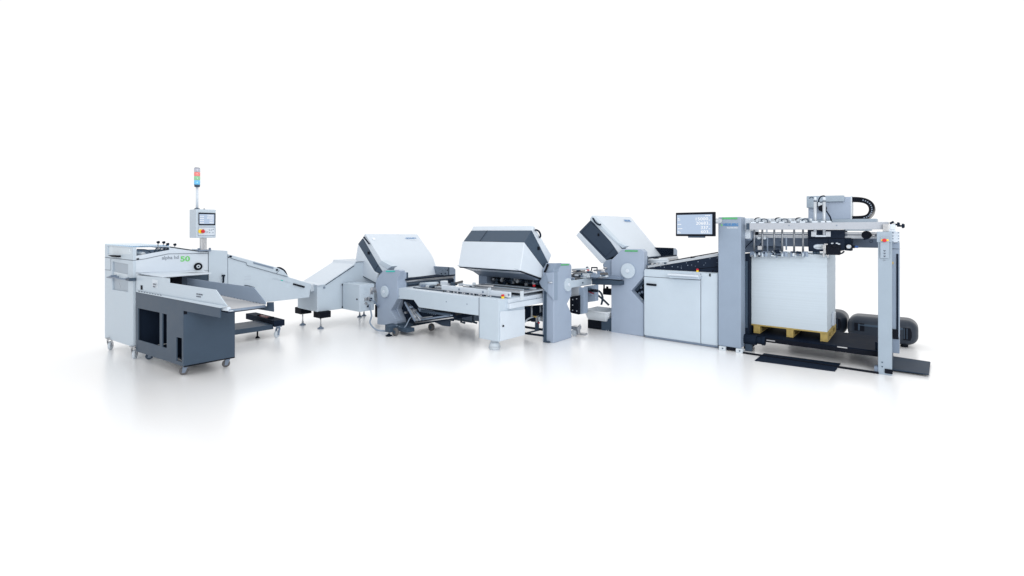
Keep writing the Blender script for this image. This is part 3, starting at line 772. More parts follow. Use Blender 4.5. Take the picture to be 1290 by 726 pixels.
def folding_unit_middle():                    # turned a quarter: profile faces +x
    t = thing('folding_unit', 'middle grey folding machine whose wide white hood with dark band tilts towards the viewer', 'machine', (-4.3, 6.0, 0), 'folding machines of the line')
    XH = -4.16
    def H(pts, o=0): return XS(pts, XH-o)
    # profile layers
    cover = [(672.5, 284.3), (694.8, 321.5), (691.2, 331.6), (670.2, 290.2)]
    dark = [(670.2, 290.3), (691.2, 331.4), (687.9, 341.5), (660.7, 305.2)]
    low = [(660.7, 305.3), (687.8, 341.7), (683.6, 351.2), (655.2, 341.2)]
    yn = Xp(655.2, 341.2, XH).y
    xl = Yp(577, 336.3, yn).x
    d = xl-XH
    MB().solid(H(cover), (d+.02, 0, 0)).build('hood_cover', 'bright', t, .012, 3)
    MB().solid(H(dark, .008), (d+.02, 0, 0)).build('hood_band', 'slate', t, .005)
    MB().solid(H(low, -.002), (d, 0, 0)).build('lower_cover', 'bright', t, .010, 3)
    p = Xp(678.4, 313, XH-.004); MB().cbox(p, (.024, .04, .05)).build('hood_lock', 'black', t, .003)
    hp = [Xp(674.6, 290, XH)]+curve(XS([(675.6, 289.8), (678.8, 291.6), (680.8, 295.3), (680.8, 298.4)], XH+.06))+[Xp(680, 299, XH)]
    MB().path(hp, .013).build('hood_handle', 'navy', t)
    # seam on the long dark band
    a, b = Xp(670.2, 290.3, XH), Xp(660.7, 305.2, XH)
    xx = XH+d*.70
    nrm = (b-a).cross(UX).normalized(); nrm = nrm if nrm.y < 0 else -nrm
    MB().path([V((xx, a.y, a.z))+nrm*.001, V((xx, b.y, b.z))+nrm*.001], .003, 6).build('band_gap', 'navy', t)
    # underside, tapering back to the rollers
    n0 = Xp(655.2, 341.2, XH); n1 = Xp(683.6, 351.2, XH)
    us = [n0+V((0,.03,-.002)), n1+V((0,-.01,-.005)), n1+V((0,.0,-.02)), V((XH, n1.y-.10, n1.z-.02)), V((XH, n0.y+.20, n0.z-.045))]
    MB().solid([V((XH-.03, p_.y, p_.z)) for p_ in us], (d*.94, 0, 0)).build('hood_underside', 'midgrey', t, .004)
    MB().path([n0+V((-.01,.012,-.008)), V((xl+.03, n0.y+.012, n0.z-.008))], .012, 6).build('underside_edge', 'navy', t)
    MB().path([n0+V((0,.01,-.012)), n1+V((0,0,-.012))], .012, 6).build('underside_edge', 'black', t)
    # operator pillar, flat side to +x
    XPf = -3.95
    side = [(697.6, 430.7), (697.6, 340), (702, 332.2), (718.3, 332.0), (720.2, 335), (720.2, 372), (714.6, 382.8), (720.2, 396), (720.2, 425.6)]
    pts = XS(side, XPf); pts[0].z = 0; pts[-1].z = 0
    MB().solid(pts, (-.20, 0, 0)).build('pillar', 'pillar', t, .010, 3)
    c = Xp(716.6, 359, XPf+.03)-UX*.03
    w = MB().tube(c-UX*.01, c+UX*.03, .098, n=48).build('hand_wheel', 'white', t, .006)
    MB().tube(c+UX*.03, c+UX*.045, .03, .026, n=24).build('wheel_hub', 'bright', w, .003)
    led = XS([(704.6, 333.0), (716.2, 332.6), (716.6, 334.4), (704, 334.8)], XPf)
    MB().solid(led, (.008, 0, 0)).build('status_light', 'green', t, .002)
    # stepped cheek towards the viewer
    yp = pts[1].y
    ck = YS([(678.8, 356), (681.5, 350), (689, 344), (697, 343.5), (697, 379), (688, 368.5), (681.5, 361.5)], yp-.03)
    MB().solid(ck, (0, .12, 0)).build('side_cheek', 'grey', t, .010)
    MB().solid(YS([(687, 344), (697, 343.2), (697, 378), (690, 370), (690, 352)], yp-.034), (0, .02, 0)).build('cheek_cover', 'pillar', t, .006)
    MB().solid(YS([(690, 332.4), (701, 332), (697.4, 339.6), (697.4, 344), (688, 344)], yp-.004), (0, .14, 0)).build('pillar_shoulder', 'grey', t, .008)
    MB().path(YS([(690.5, 356), (695.5, 356)], yp-.045), .010, 8).build('cheek_pin', 'alu', t)
    MB().path(curve(YS([(686, 343), (688.5, 338), (690.2, 333)], yp-.02)), .016, 8).build('hinge_rod', 'black', t)
    # far pillar
    yf = Xp(694, 360, XPf).y
    xf = Yp(607, 352, yn+.5).x
    MB().box(xf, xf+.18, yn+.42, yn+.75, .70, n0.z-.04).build('far_pillar', 'midgrey', t, .01)
    # throat, rollers, knobs
    ty = yn+.55
    MB().box(xf+.18, -4.2, ty+.06, ty+.3, .62, n0.z+.02).build('fold_housing', 'black', t)
    MB().box(xf+.2, -4.2, ty-.12, ty+.06, n0.z-.075, n0.z-.05).build('upper_crossbar', 'black', t)
    for dz, dy, r, m_ in ((.0, 0, .028, 'slate'), (.07, .03, .035, 'navy'), (.14, .05, .03, 'midgrey')):
        MB().tube((xf+.18, ty+dy, .84+dz), (-4.2, ty+dy, .84+dz), r, n=16).build('roller', m_, t)
    for i in range(9):
        x = xf+.32+i*.105
        b_ = MB(); b_.cbox((x, ty-.03, .855), (.028, .05, .06)); b_.tube((x, ty-.06, .84), (x, ty-.03, .84), .024, n=12)
        if i % 2: b_.tube((x+.03, ty-.04, .86), (x+.03, ty-.04, .93), .008)
        b_.build('roller_clamp', ('slate', 'alu', 'navy')[i % 3], t, .003)
    rnd = random.Random(4)
    for i in range(22):
        x = rnd.uniform(xf+.25, -4.25); z_ = rnd.uniform(.79, .93)
        b_ = MB().cbox((x, ty-rnd.uniform(.06, .12), z_), (rnd.uniform(.02, .06), .03, rnd.uniform(.015, .05)))
        b_.build('roller_clamp', rnd.choice(('navy', 'slate', 'gun', 'black', 'beamgrey')), t, .003)
    p = Yp(672.8, 360, ty-.1); MB().cbox(p, (.03, .03, .03)).build('red_knob', 'red', t, .004)
    MB().box(xf+.05, -4.12, yn+.02, ty+.1, .745, .765).build('infeed_deck', 'alu', t, .003)
    for i in range(6):
        z = .768+.0*i; y = yn+.10+.075*i
        MB().box(xf+.1+.06*(i % 3), -4.2-.05*(i % 2), y, y+.022, .766, .782).build('deck_bar', ('steel','white','slate')[i % 3], t)
    # lower frame seen beside the white cabinet
    yb = 5.66
    f0 = G(686.5, 431.7)
    MB().box(f0.x-.025, f0.x, f0.y+.004, f0.y+.05, .021, .74).build('frame_post', 'slate', t, .003)
    MB().box(f0.x-.03, XPf-.06, f0.y, f0.y+.10, .001, .02).build('frame_foot', 'slate', t)
    xq = Yp(661, 415, f0.y+.1).x
    MB().tube(Yp(661, 420, f0.y+.1), Yp(687, 423.4, f0.y+.02), .016, n=8).build('frame_bar', 'navy', t)
    MB().tube(Yp(661, 412, f0.y+.25), Yp(687, 416, f0.y+.2), .018, n=8).build('frame_bar', 'navy', t)
    MB().tube(Yp(664, 419.6, f0.y+.1), Yp(684, 414.6, f0.y+.25), .012, n=8).build('frame_bar', 'slate', t)
    MB().solid(YS([(660, 386), (686, 384), (686, 402), (660, 406)], f0.y+.35), (0, .02, 0)).build('rear_plate', 'navy', t)
    for px in (670, 681):
        MB().path(YS([(px, 385), (px, 404 if px < 675 else 400)], f0.y+.28), .014, 8).build('frame_upright', 'alu', t)
    # pneumatic unit
    for i, (px, py, m_, s) in enumerate(((672, 402.5, 'navy', (.06,.05,.07)), (677, 402, 'steel', (.035,.05,.11)), (680.5, 402, 'bright', (.035,.05,.06)), (682, 396, 'navy', (.05,.05,.05)), (684, 402, 'steel', (.04,.05,.07)), (677, 396.5, 'black', (.03,.05,.04)), (676.5, 411, 'slate', (.06,.03,.14)))):
        MB().cbox(Yp(px, py, f0.y+.16), s).build('air_regulator', m_, t, .005)
    p = Yp(679, 406.8, f0.y+.12); MB().cbox(p, (.02, .02, .02)).build('red_valve', 'red', t)
    p = Yp(673, 399, f0.y+.12); MB().tube(p-UX*.03, p+UX*.03, .012).build('brass_fitting', 'brass', t)
    MB().path(curve(YS([(661.5, 406), (664, 403), (668, 400.5), (673, 399)], f0.y+.12)), .012, 8).build('air_hose', 'castor', t)
    # far underside frame seen left of the cabinet
    for px in (581, 596):
        MB().path(YS([(px, 394), (px, 406), (px+4.5, 407)], 5.5), .018, 6).build('cable_hanger', 'slate', t)
    MB().solid(YS([(576, 394), (603, 396), (603, 405), (586, 403.5), (576, 400)], 5.62), (0, .03, 0)).build('cable_tray', 'midgrey', t)
    return t
folding_unit_middle()

def folding_unit_near():                      # unit 1, beside the feeder
    Y0 = 6.90
    t = thing('folding_unit', 'tallest grey folding machine, beside the sheet feeder, with a framed dark hood end', 'machine', (-3.5, 7.3, 0), 'folding machines of the line')
    yh = Y0+.12
    apex = Yp(745.6, 271.2, yh); yfar = Xp(794.4, 273.2, apex.x).y
    cover3 = (YS([(745.6, 271.2), (777, 305.2), (792, 327), (786, 330), (769, 305), (742.8, 275.8)], yh), YS([(794.4, 273.2), (821.6, 306.3), (834.4, 322), (829.7, 326.4), (816, 308), (791, 277)], yfar))
    dark = [(743.8, 277.4), (784.2, 312.6), (777, 321), (764.2, 327.6), (756, 325), (729.4, 292.2)]
    low = [(729.2, 292.4), (763, 327.6), (766, 333), (757, 331.6), (725.6, 296.8)]
    y_hood(t, [(743.8, 277.4), (764, 302), (764.2, 327.6), (756, 325), (729.4, 292.2)], cover3, dark, low, yh, yfar, 'slate2')
    MB().solid(YS([(742.8, 276.8), (746, 272), (777.5, 304.6), (789, 310.4), (783.8, 313)], yh-.012), (0, .12, 0)).build('cover_corner', 'white', t, .008)
    # framed inset on the dark end
    ins = YS([(744.6, 280.5), (777.5, 309.3), (763, 323.8), (733, 293)], yh+.011)
    MB().path(ins, .004, 6, True).build('inset_gap', 'navy', t)
    p = Yp(754, 296, yh+.01); MB().cbox(p, (.03, .02, .045)).build('hood_lock', 'black', t, .003)
    hp = [Yp(747, 275.3, yh)]+curve(YS([(747.5, 275.8), (749.5, 279.5), (753, 282.6), (756, 283.4)], yh-.05))+[Yp(756.5, 282.8, yh)]
    MB().path(hp, .014).build('hood_handle', 'navy', t)
    def on_cover(px, py, off=.004):
        a = Yp(745.6, 271.2, yh); b = Yp(777, 305.4, yh)
        e = (b-a).normalized(); n = V((-e.z, 0, e.x)); n = n if n.x > 0 else -n
        r = ray(px, py); c0 = V((0, 0, CAMH)); tt = (a-c0).dot(n)/r.dot(n)
        return c0+r*tt+n*off, -e
    o, up = on_cover(787.6, 279.4); o2, _ = on_cover(795.2, 279.5)
    text('HEIDELBERG', o, UY, up, (o2-o).length, .05, 'txtblue', t, bold=.01)
    # pillar
    front = [(769.9, 418.7), (769.9, 328), (784, 313.8), (807.6, 314.2), (811.2, 317.5), (811.2, 348), (795, 366.6), (810.9, 384), (810.9, 424)]
    unit_pillar_y(t, front, Y0, .13, (791.8, 341.3), .118, None, None, .008)
    led = YS([(787.7, 315.2), (803.8, 315.5), (803.2, 317.4), (787.0, 317.1)], Y0)
    MB().solid(led, (0, -.008, 0)).build('status_light', 'green', t, .002)
    # cheek on the left of the pillar
    MB().solid(YS([(759, 333.5), (763, 328.4), (770, 326.5), (770, 357), (764, 354), (762, 344)], Y0+.05), (0, .1, 0)).build('side_cheek', 'grey', t, .01)
    MB().path(YS([(760.5, 338), (764.5, 338)], Y0+.035), .016, 10).build('cheek_pin', 'steel', t)
    # recess behind the diamond notch
    MB().solid(YS([(797, 352), (813, 340), (813, 394), (797, 380)], Y0+.16), (0, .05, 0)).build('notch_backing', 'navy', t)
    MB().solid(YS([(797.5, 366.5), (811, 351), (811, 357), (803, 366.5)], Y0+.13), (0, .02, 0)).build('notch_lip', 'slate', t)
    MB().path(YS([(801, 373.5), (809.5, 378.6)], Y0+.09), .022, 10).build('notch_roller', 'castor', t)
    for px, py in ((808, 362), (809.5, 368), (806, 369.5)):
        p = Yp(px, py, Y0+.15); MB().tube(p, p-UY*.02, .02, n=12).build('roller_end', 'midgrey', t)
    xs = Yp(811.2, 340, Y0).x
    MB().solid(YS([(811.6, 321), (815.5, 323), (815.5, 340), (811.6, 338)], Y0+.14), (0, .03, 0)).build('inner_plate', 'slate', t)
    # far pillar
    fp = YS([(824, 311.8), (848, 312.6), (848, 334), (832, 334)], yfar-.06)
    MB().solid(fp, (0, .02, 0)).build('far_inner_plate', 'navy', t)
    f2 = XS([(848, 312.7), (851.3, 313), (853.3, 315.5), (853.3, 336), (848, 336)], fp[1].x)
    MB().solid(f2, (-.5, 0, 0)).build('far_pillar', 'grey', t, .006)
    # rollers and deck between the pillars
    for i, (py, r, m_) in enumerate(((326.2, .016, 'navy'), (329, .03, 'alu'), (332, .03, 'steel'), (335.5, .04, 'slate'))):
        a = Yp(812+i, py, Y0+.2)
        MB().tube(a, (a.x, yfar-.06, a.z), r, n=16).build('roller', m_, t)
    for px in (820, 824, 828):
        p = Yp(px, 326.3, Y0+.5); MB().tube(p-UY*.02, p+UY*.02, .022, n=12).build('roller_clamp', 'black', t)
    # body under the hood, seen from the left
    MB().solid(YS([(770, 330), (800, 330), (800, 360), (772, 356)], Y0+.3), (0, yfar-Y0-.5, 0)).build('fold_housing', 'midgrey', t)
    # slate bracket and bin carrier beside the pillar foot
    bb = YS([(757.6, 404), (769.8, 401), (769.8, 418.4), (757.6, 417)], Y0+.03)
    MB().solid(bb, (0, .05, 0)).build('foot_bracket', 'slate', t, .003)
    for px in (764, 766.5):
        p = Yp(px, 416.4, Y0+.03); MB().tube(p, p-UY*.004, .008, n=8).build('bolt', 'alu', t)
    cr = YS([(740.4, 402.6), (757.8, 404.6), (757.8, 415.6), (740.4, 414.4)], Y0+.03)
    MB().solid(cr, (0, .3, 0)).build('bin_carrier', 'black', t, .003)
    MB().cbox(Yp(766, 367.5, Y0+.25), (.14, .1, .1)).tube(Yp(765, 365, Y0+.25), Yp(765, 361, Y0+.25), .02).build('rear_motor', 'black', t, .004)
    MB().path(YS([(761, 355), (761, 371)], Y0+.25), .014, 8).build('rear_strut', 'slate', t)
    for q in ([(744, 365), (750, 365.5), (756, 368), (759, 374), (758.5, 380), (757.5, 384)], [(742, 367.5), (750, 370), (758, 376), (767, 384.5)]):
        MB().path(curve(YS(q, Y0+.28)), .018, 8).build('hose', 'slate', t)
    return t
folding_unit_near()

# ------------------------------------------------------------------ transfer table between far and middle unit
def transfer_table():
    Y0 = 4.77
    t = thing('transfer_table', 'long white register table with rails and end cabinet between two folding machines', 'table', (-5.2, 5.0, 0))
    f = YS([(500.3, 366.3), (530, 369), (603, 375.3), (603, 397.8), (527.6, 387.4), (521, 378), (500.3, 376.4)], Y0)
    for p in f[:2]: p.z = f[2].z
    MB().solid(f, (0, .025, 0)).build('side_fascia', 'white', t, .005)
    for px, py in ((503, 373.2), (562.3, 380.3), (588.4, 383.4)):
        p = Yp(px, py, Y0); MB().tube(p, p-UY*.003, .009, n=10).build('bolt', 'midgrey', t)
    # cabinet
    c = YS([(603.6, 375.3), (628.4, 377.7), (628.4, 431), (603.6, 426.6)], Y0)
    xa, xb = c[0].x, c[1].x
    zt = c[1].z; zb = c[2].z
    yb = Xp(661, 422.6, xb).y
    cb = MB().box(xa, xb, Y0, yb, zb, zt).build('cabinet', 'white', t, .006)
    MB().path([V((xa, Y0-.001, zb)), V((xa, Y0-.001, zt))], .004, 6).build('cabinet_gap', 'seam', cb)
    d = XS([(629.6, 392.5), (660.4, 389.5), (660.4, 422), (629.6, 430)], xb)
    MB().solid(d, (.014, 0, 0)).build('cabinet_door', 'bright', cb, .004)
    p = Xp(633.6, 410.8, xb+.014); MB().tube(p, p+UX*.012, .014, n=12).build('door_lock', 'black', cb)
    # flared foot
    q = G(621.8, 440)
    MB().tube((q.x, q.y+.02, .10), (q.x, q.y+.02, zb), .05, .06, n=20).tube((q.x, q.y+.02, .03), (q.x, q.y+.02, .10), .085, .055, n=20).tube((q.x, q.y+.02, 0), (q.x, q.y+.02, .03), .07, .085, n=20).build('flared_foot', 'castor', t)
    # deck
    xl = f[0].x
    zd = Yp(603, 374.5, Y0).z
    MB().box(xl+.03, xb-.006, Y0+.026, Y0+.62, zd-.03, zd-.006).build('deck', 'bright', t, .003)
    for i in range(5):
        y = Y0+.12+.1*i
        MB().box(xl+.25+.1*(i % 2), xb-.04, y, y+.03, zd-.002, zd+.008).build('deck_bar', ('slate', 'steel', 'midgrey', 'steel', 'slate')[i], t)
    # long side guide
    g0 = Yp(556, 362, Y0+.16); g1 = Yp(657, 373, Y0+.16)
    sg = MB().box(g0.x, xb+.05, Y0+.16, Y0+.20, zd+.012, zd+.085).build('side_guide', 'bright', t, .004)
    for px in (578.5, 608.5, 641):
        p = Yp(px, 366.3+(px-578)*.10, Y0+.16); p.z = zd+.05
        MB().tube(p, p-UY*.006, .015, n=12).build('guide_screw', 'midgrey', sg)
    for px in (616.5, 657.5):
        p = Yp(px, 368, Y0+.155); MB().cbox((p.x, Y0+.155, zd+.06), (.02, .05, .12)).build('guide_stop', 'castor', sg)
    MB().box(g0.x+.1, xb-.05, Y0+.148, Y0+.16, zd+.006, zd+.014).build('ball_strip', 'txtdark', sg)
    for i in range(18):
        x = g0.x+.12+i*.055
        MB().ball((x, Y0+.10+.02*(i % 2), zd+.008), .012).build('ball_roller', 'steel' if i % 3 else 'black', t)
    # clutter of bars, knobs at the left end
    for a, c_, r, m_ in (((537.5, 361), (557.5, 358), .016, 'rubber'), ((530, 358.5), (551, 357.5), .03, 'white'), ((574, 357), (582.5, 354.8), .018, 'rubber'), ((597, 360), (622, 361), .013, 'steel'), ((544, 366), (580, 369), .010, 'txtdark'), ((513, 362.5), (529, 364), .012, 'bright')):
        MB().tube(Yp(*a, Y0+.32), Yp(*c_, Y0+.32), r, n=12).build('guide_bar', m_, t)
    for px, py, s, m_ in ((568, 354, (.07,.07,.06), 'navy'), (572, 357.5, (.1,.06,.05), 'slate'), (562, 357, (.16,.1,.07), 'bright'), (580.5, 358.5, (.06,.05,.05), 'castor'), (597.2, 359, (.04,.04,.07), 'castor'), (567.7, 362.9, (.05,.05,.045), 'black'), (536.5, 364.6, (.02,.03,.05), 'black'), (539.5, 364.8, (.03,.03,.05), 'castor'), (555, 362, (.1,.05,.03), 'castor'), (534, 358.8, (.09,.08,.06), 'bright'), (593, 360.8, (.03,.03,.025), 'slate'), (588, 359, (.3,.03,.02), 'bright')):
        MB().cbox(Yp(px, py, Y0+.34), s).build('register_block', m_, t, .006)
    rnd = random.Random(8)
    for i in range(26):
        px = rnd.uniform(515, 652); py = 360+(px-515)*.085+rnd.uniform(-.6, 1.2)
        q = Yp(px, py, Y0+rnd.uniform(.24, .5)); q.z = zd+rnd.uniform(.01, .03)
        MB().cbox(q, (rnd.uniform(.02, .09), rnd.uniform(.02, .05), rnd.uniform(.015, .04))).build('register_block', rnd.choice(('gun', 'slate', 'castor', 'navy', 'midgrey')), t, .003)
    # end beam along the cabinet
    bx = xb+.03
    e0, e1 = Xp(641, 384, bx), Xp(686, 376, bx)
    z1 = Xp(641, 377, bx).z; z0 = Xp(641, 389.3, bx).z; zm = Xp(641, 382.5, bx).z
    MB().box(bx-.22, bx, e0.y, e1.y, zm, z1).build('end_beam', 'bright', t, .008)
    MB().box(bx-.24, bx+.03, e0.y-.01, e1.y+.04, z0, zm).build('end_duct', 'bright', t, .008)
    p = Xp(676, 376, bx); MB().tube(p, p+UX*.004, .008, n=10).build('bolt', 'midgrey', t)
    p = Yp(633.4, 374.7, Y0+.12); k = MB().cbox((p.x, p.y, zd+.012), (.032, .032, .03)).build('emergency_stop', 'yellow', t, .004)
    MB().cbox((p.x, p.y, zd+.040), (.034, .034, .026)).build('push_button', 'red', k, .006)
    return t
transfer_table()

# ------------------------------------------------------------------ register table between middle and near unit
def register_table():
    XT = -3.97
    t = thing('register_table', 'short grey register table cluttered with guides between the middle and the tallest folding machine', 'table', (-4.1, 6.5, 0))
    f = XS([(722, 353), (745.5, 350.9), (745.5, 358.6), (722, 361.8)], XT)
    ya, yb, z1, z0 = 6.05, f[1].y, (f[0].z+f[1].z)/2, f[2].z
    MB().box(XT-.03, XT, ya, yb, z0, z1).build('side_fascia', 'white', t, .005)
    p = Xp(734, 356.4, XT); MB().tube(p, p+UX*.006, .014, n=10).build('bolt', 'slate', t)
    yw = Y1 = yb+.0
    MB().box(XT-.9, XT-.03, ya, yb+.15, z1-.05, z1-.01).build('deck', 'midgrey', t, .003)
    # second leg of the deck towards the near unit
    e = YS([(745.7, 352), (770, 354.5), (770, 357), (746, 358.2)], yb)
    MB().solid([V((XT, yb, z0)), V((XT+.5, yb+.02, z0+.02)), V((XT+.5, yb+.02, z1-.02)), V((XT, yb, z1))], (0, .25, 0)).build('outfeed_wall', 'slate', t, .003)
    MB().box(XT-.1, XT+.5, yb-.0, yb+.3, z1+.0, z1+.05).build('outfeed_deck', 'midgrey', t, .003)
    rnd = random.Random(3)
    for i in range(9):
        y = ya+.1+i*.085
        MB().box(XT-.75+.05*(i % 2), XT-.06, y, y+.03, z1-.008, z1+.012+.01*(i % 3)).build('deck_bar', ('gun','navy','grey','rubber')[i % 4], t)
    for (a, c, m_, r) in (((722, 345), (744, 342), 'steel', .014), ((721, 340), (742, 338.5), 'castor', .018), ((722, 348.5), (736, 346.5), 'slate', .012), ((730, 350), (742, 345), 'bright', .02), ((748, 341), (762, 340), 'steel', .014), ((743, 350), (763, 349), 'midgrey', .014), ((733, 344), (741, 349), 'castor', .016), ((722, 342.6), (737, 341.4), 'rubber', .010)):
        MB().tube(Yp(*a, 6.6), Yp(*c, 6.6), r, n=10).build('guide_bar', m_, t)
    for px, py, s, m_ in ((740, 347, (.13,.1,.06), 'castor'), (735, 345.5, (.08,.06,.04), 'slate'), (757, 344, (.1,.06,.05), 'midgrey'), (761, 346, (.1,.08,.06), 'rubber'), (739.8, 338, (.03,.03,.05), 'slate'), (727, 347, (.07,.05,.03), 'bright'), (752, 347.5, (.18,.08,.05), 'grey')):
        MB().cbox(Yp(px, py, 6.6), s).build('register_block', m_, t, .006)
    rnd = random.Random(21)
    for i in range(34):
        px = rnd.uniform(723, 764); py = rnd.uniform(341.5, 350.5)
        q = Yp(px, py, rnd.uniform(6.45, 6.75))
        if i % 3 == 0:
            MB().tube(q, Yp(px+rnd.uniform(4, 12), py-rnd.uniform(-1.5, 2.5), 6.6), rnd.uniform(.006, .012), n=8).build('guide_bar', rnd.choice(('gun', 'slate', 'navy', 'castor')), t)
        else:
            MB().cbox(q, (rnd.uniform(.03, .10), rnd.uniform(.03, .07), rnd.uniform(.015, .035))).build('register_block', rnd.choice(('grey', 'slate', 'midgrey', 'castor', 'gun')), t, .003)
    MB().cbox(Yp(741, 340.3, 6.6), (.03, .03, .02)).build('red_knob', 'red', t, .003)
    hp = YS([(745.3, 341.3), (745.3, 337.3), (752.2, 337.3), (752.2, 341.3)], 6.6)
    MB().path(hp, .012, 8).build('handle', 'navy', t)
    # legs and undercarriage
    lg = Yp(732.3, 380, 6.35)
    MB().solid(YS([(729, 363), (735.6, 362), (735.6, 395.4), (729, 396.4)], 6.35), (0, .12, 0)).build('leg', 'grey', t, .005)
    MB().solid(YS([(735.6, 361), (750, 359), (750, 379.6), (735.6, 381.6)], 6.6), (0, .1, 0)).build('under_box', 'grey', t, .005)
    MB().solid(YS([(718, 374), (729, 372.5), (729, 396.5), (718, 394)], 6.30), (0, .06, 0)).build('under_plate', 'black', t)
    MB().solid(YS([(719, 362), (729, 361), (729, 372.5), (719, 374)], 6.34), (0, .06, 0)).build('upper_plate', 'alu', t)
    for px, py in ((721.5, 384.5), (721.5, 391), (726.5, 376.5), (726.8, 392), (721.6, 377.6)):
        p = Yp(px, py, 6.30); MB().tube(p, p-UY*.006, .010, n=10).build('bolt', 'alu', t)
    q = Yp(726, 403, 6.28); q.z = .05
    cs = MB(); cs.cbox((q.x, q.y, .13), (.12, .1, .05)); cs.cbox((q.x+.05, q.y-.02, .09), (.04, .05, .12)); cs.tube((q.x+.06, q.y-.04, .16), (q.x+.1, q.y-.04, .19), .012)
    cf = cs.build('caster', 'steel', t, .004)
    MB().tube((q.x-.03, q.y-.02, .05), (q.x-.03, q.y+.02, .05), .05, n=20).build('wheel', 'castor', cf, .005)
    MB().box(q.x-.12, q.x+.14, q.y+.02, q.y+.1, .02, .05).build('foot_plate', 'steel', t, .003)
    for q_ in ([(728, 362), (736, 364), (744, 368.5), (748, 370)], [(730, 365.5), (738, 369.5), (747, 371)]):
        MB().path(curve(YS(q_, 6.5)), .012, 6).build('cable', 'redroll' if q_[0][0] == 728 else 'midgrey', t)
    for px, py in ((733, 365), (741, 364), (745, 366), (749, 366.3)):
        MB().cbox(Yp(px, py, 6.5), (.1, .05, .04)).build('cable_plug', 'slate' if px < 742 else 'black', t, .005)
    return t
register_table()

# ------------------------------------------------------------------ white moulded bin
def plastic_bin():
    Y0 = 6.86
    c = Yp(757.6, 405, Y0); 
    t = thing('plastic_bin', 'white ribbed plastic bin under the hoses, left of the tallest folding machine', 'bin', (c.x, c.y, c.z))
    top = Yp(757.6, 393.8, Y0-.03)
    xl = Yp(735.4, 389, Y0-.03).x; xr = Yp(770.4, 393, Y0-.03).x
    zt = top.z; zb = c.z
    x0, x1, y0, y1 = xl, top.x+.10, Y0-.03, Y0+.42
    ins = .05
    bm = MB()
    o_t = [V((x0,y0,zt)),V((x1,y0,zt)),V((x1,y1,zt)),V((x0,y1,zt))]
    o_b = [V((x0+ins,y0+ins,zb)),V((x1-ins,y0+ins,zb)),V((x1-ins,y1-ins,zb)),V((x0+ins,y1-ins,zb))]
    i_t = [V((x0+.02,y0+.02,zt)),V((x1-.02,y0+.02,zt)),V((x1-.02,y1-.02,zt)),V((x0+.02,y1-.02,zt))]
    i_b = [p+V((0,0,.012)) for p in [V((x0+ins+.012,y0+ins+.012,zb)),V((x1-ins-.012,y0+ins+.012,zb)),V((x1-ins-.012,y1-ins-.012,zb)),V((x0+ins+.012,y1-ins-.012,zb))]]
    b = bm.bm
    A, B, C, D = [[b.verts.new(p) for p in L] for L in (o_b, o_t, i_t, i_b)]
    b.faces.new(A[::-1]); b.faces.new(D)
    for i in range(4):
        j = (i+1) % 4
        b.faces.new((A[i], A[j], B[j], B[i])); b.faces.new((B[i], B[j], C[j], C[i])); b.faces.new((C[i], C[j], D[j], D[i]))
    body = bm.build('tub', 'bin', t, .006)
    r = MB()
    for a, c_ in ((0, 1), (1, 2), (2, 3), (3, 0)): r.path([o_t[a], o_t[c_]], .014, 8)
    r.build('rim', 'bin', t)
    rb = MB()
    for i in range(15):
        u = (i+1)/16
        a = o_b[0].lerp(o_b[1], u); c_ = o_t[0].lerp(o_t[1], u); rb.tube(a.lerp(c_, .02), a.lerp(c_, .9), .006, n=6)
        a = o_b[1].lerp(o_b[2], u); c_ = o_t[1].lerp(o_t[2], u); rb.tube(a.lerp(c_, .02), a.lerp(c_, .9), .006, n=6)
    rb.build('ribbing', 'bin', t)
    return t
plastic_bin()

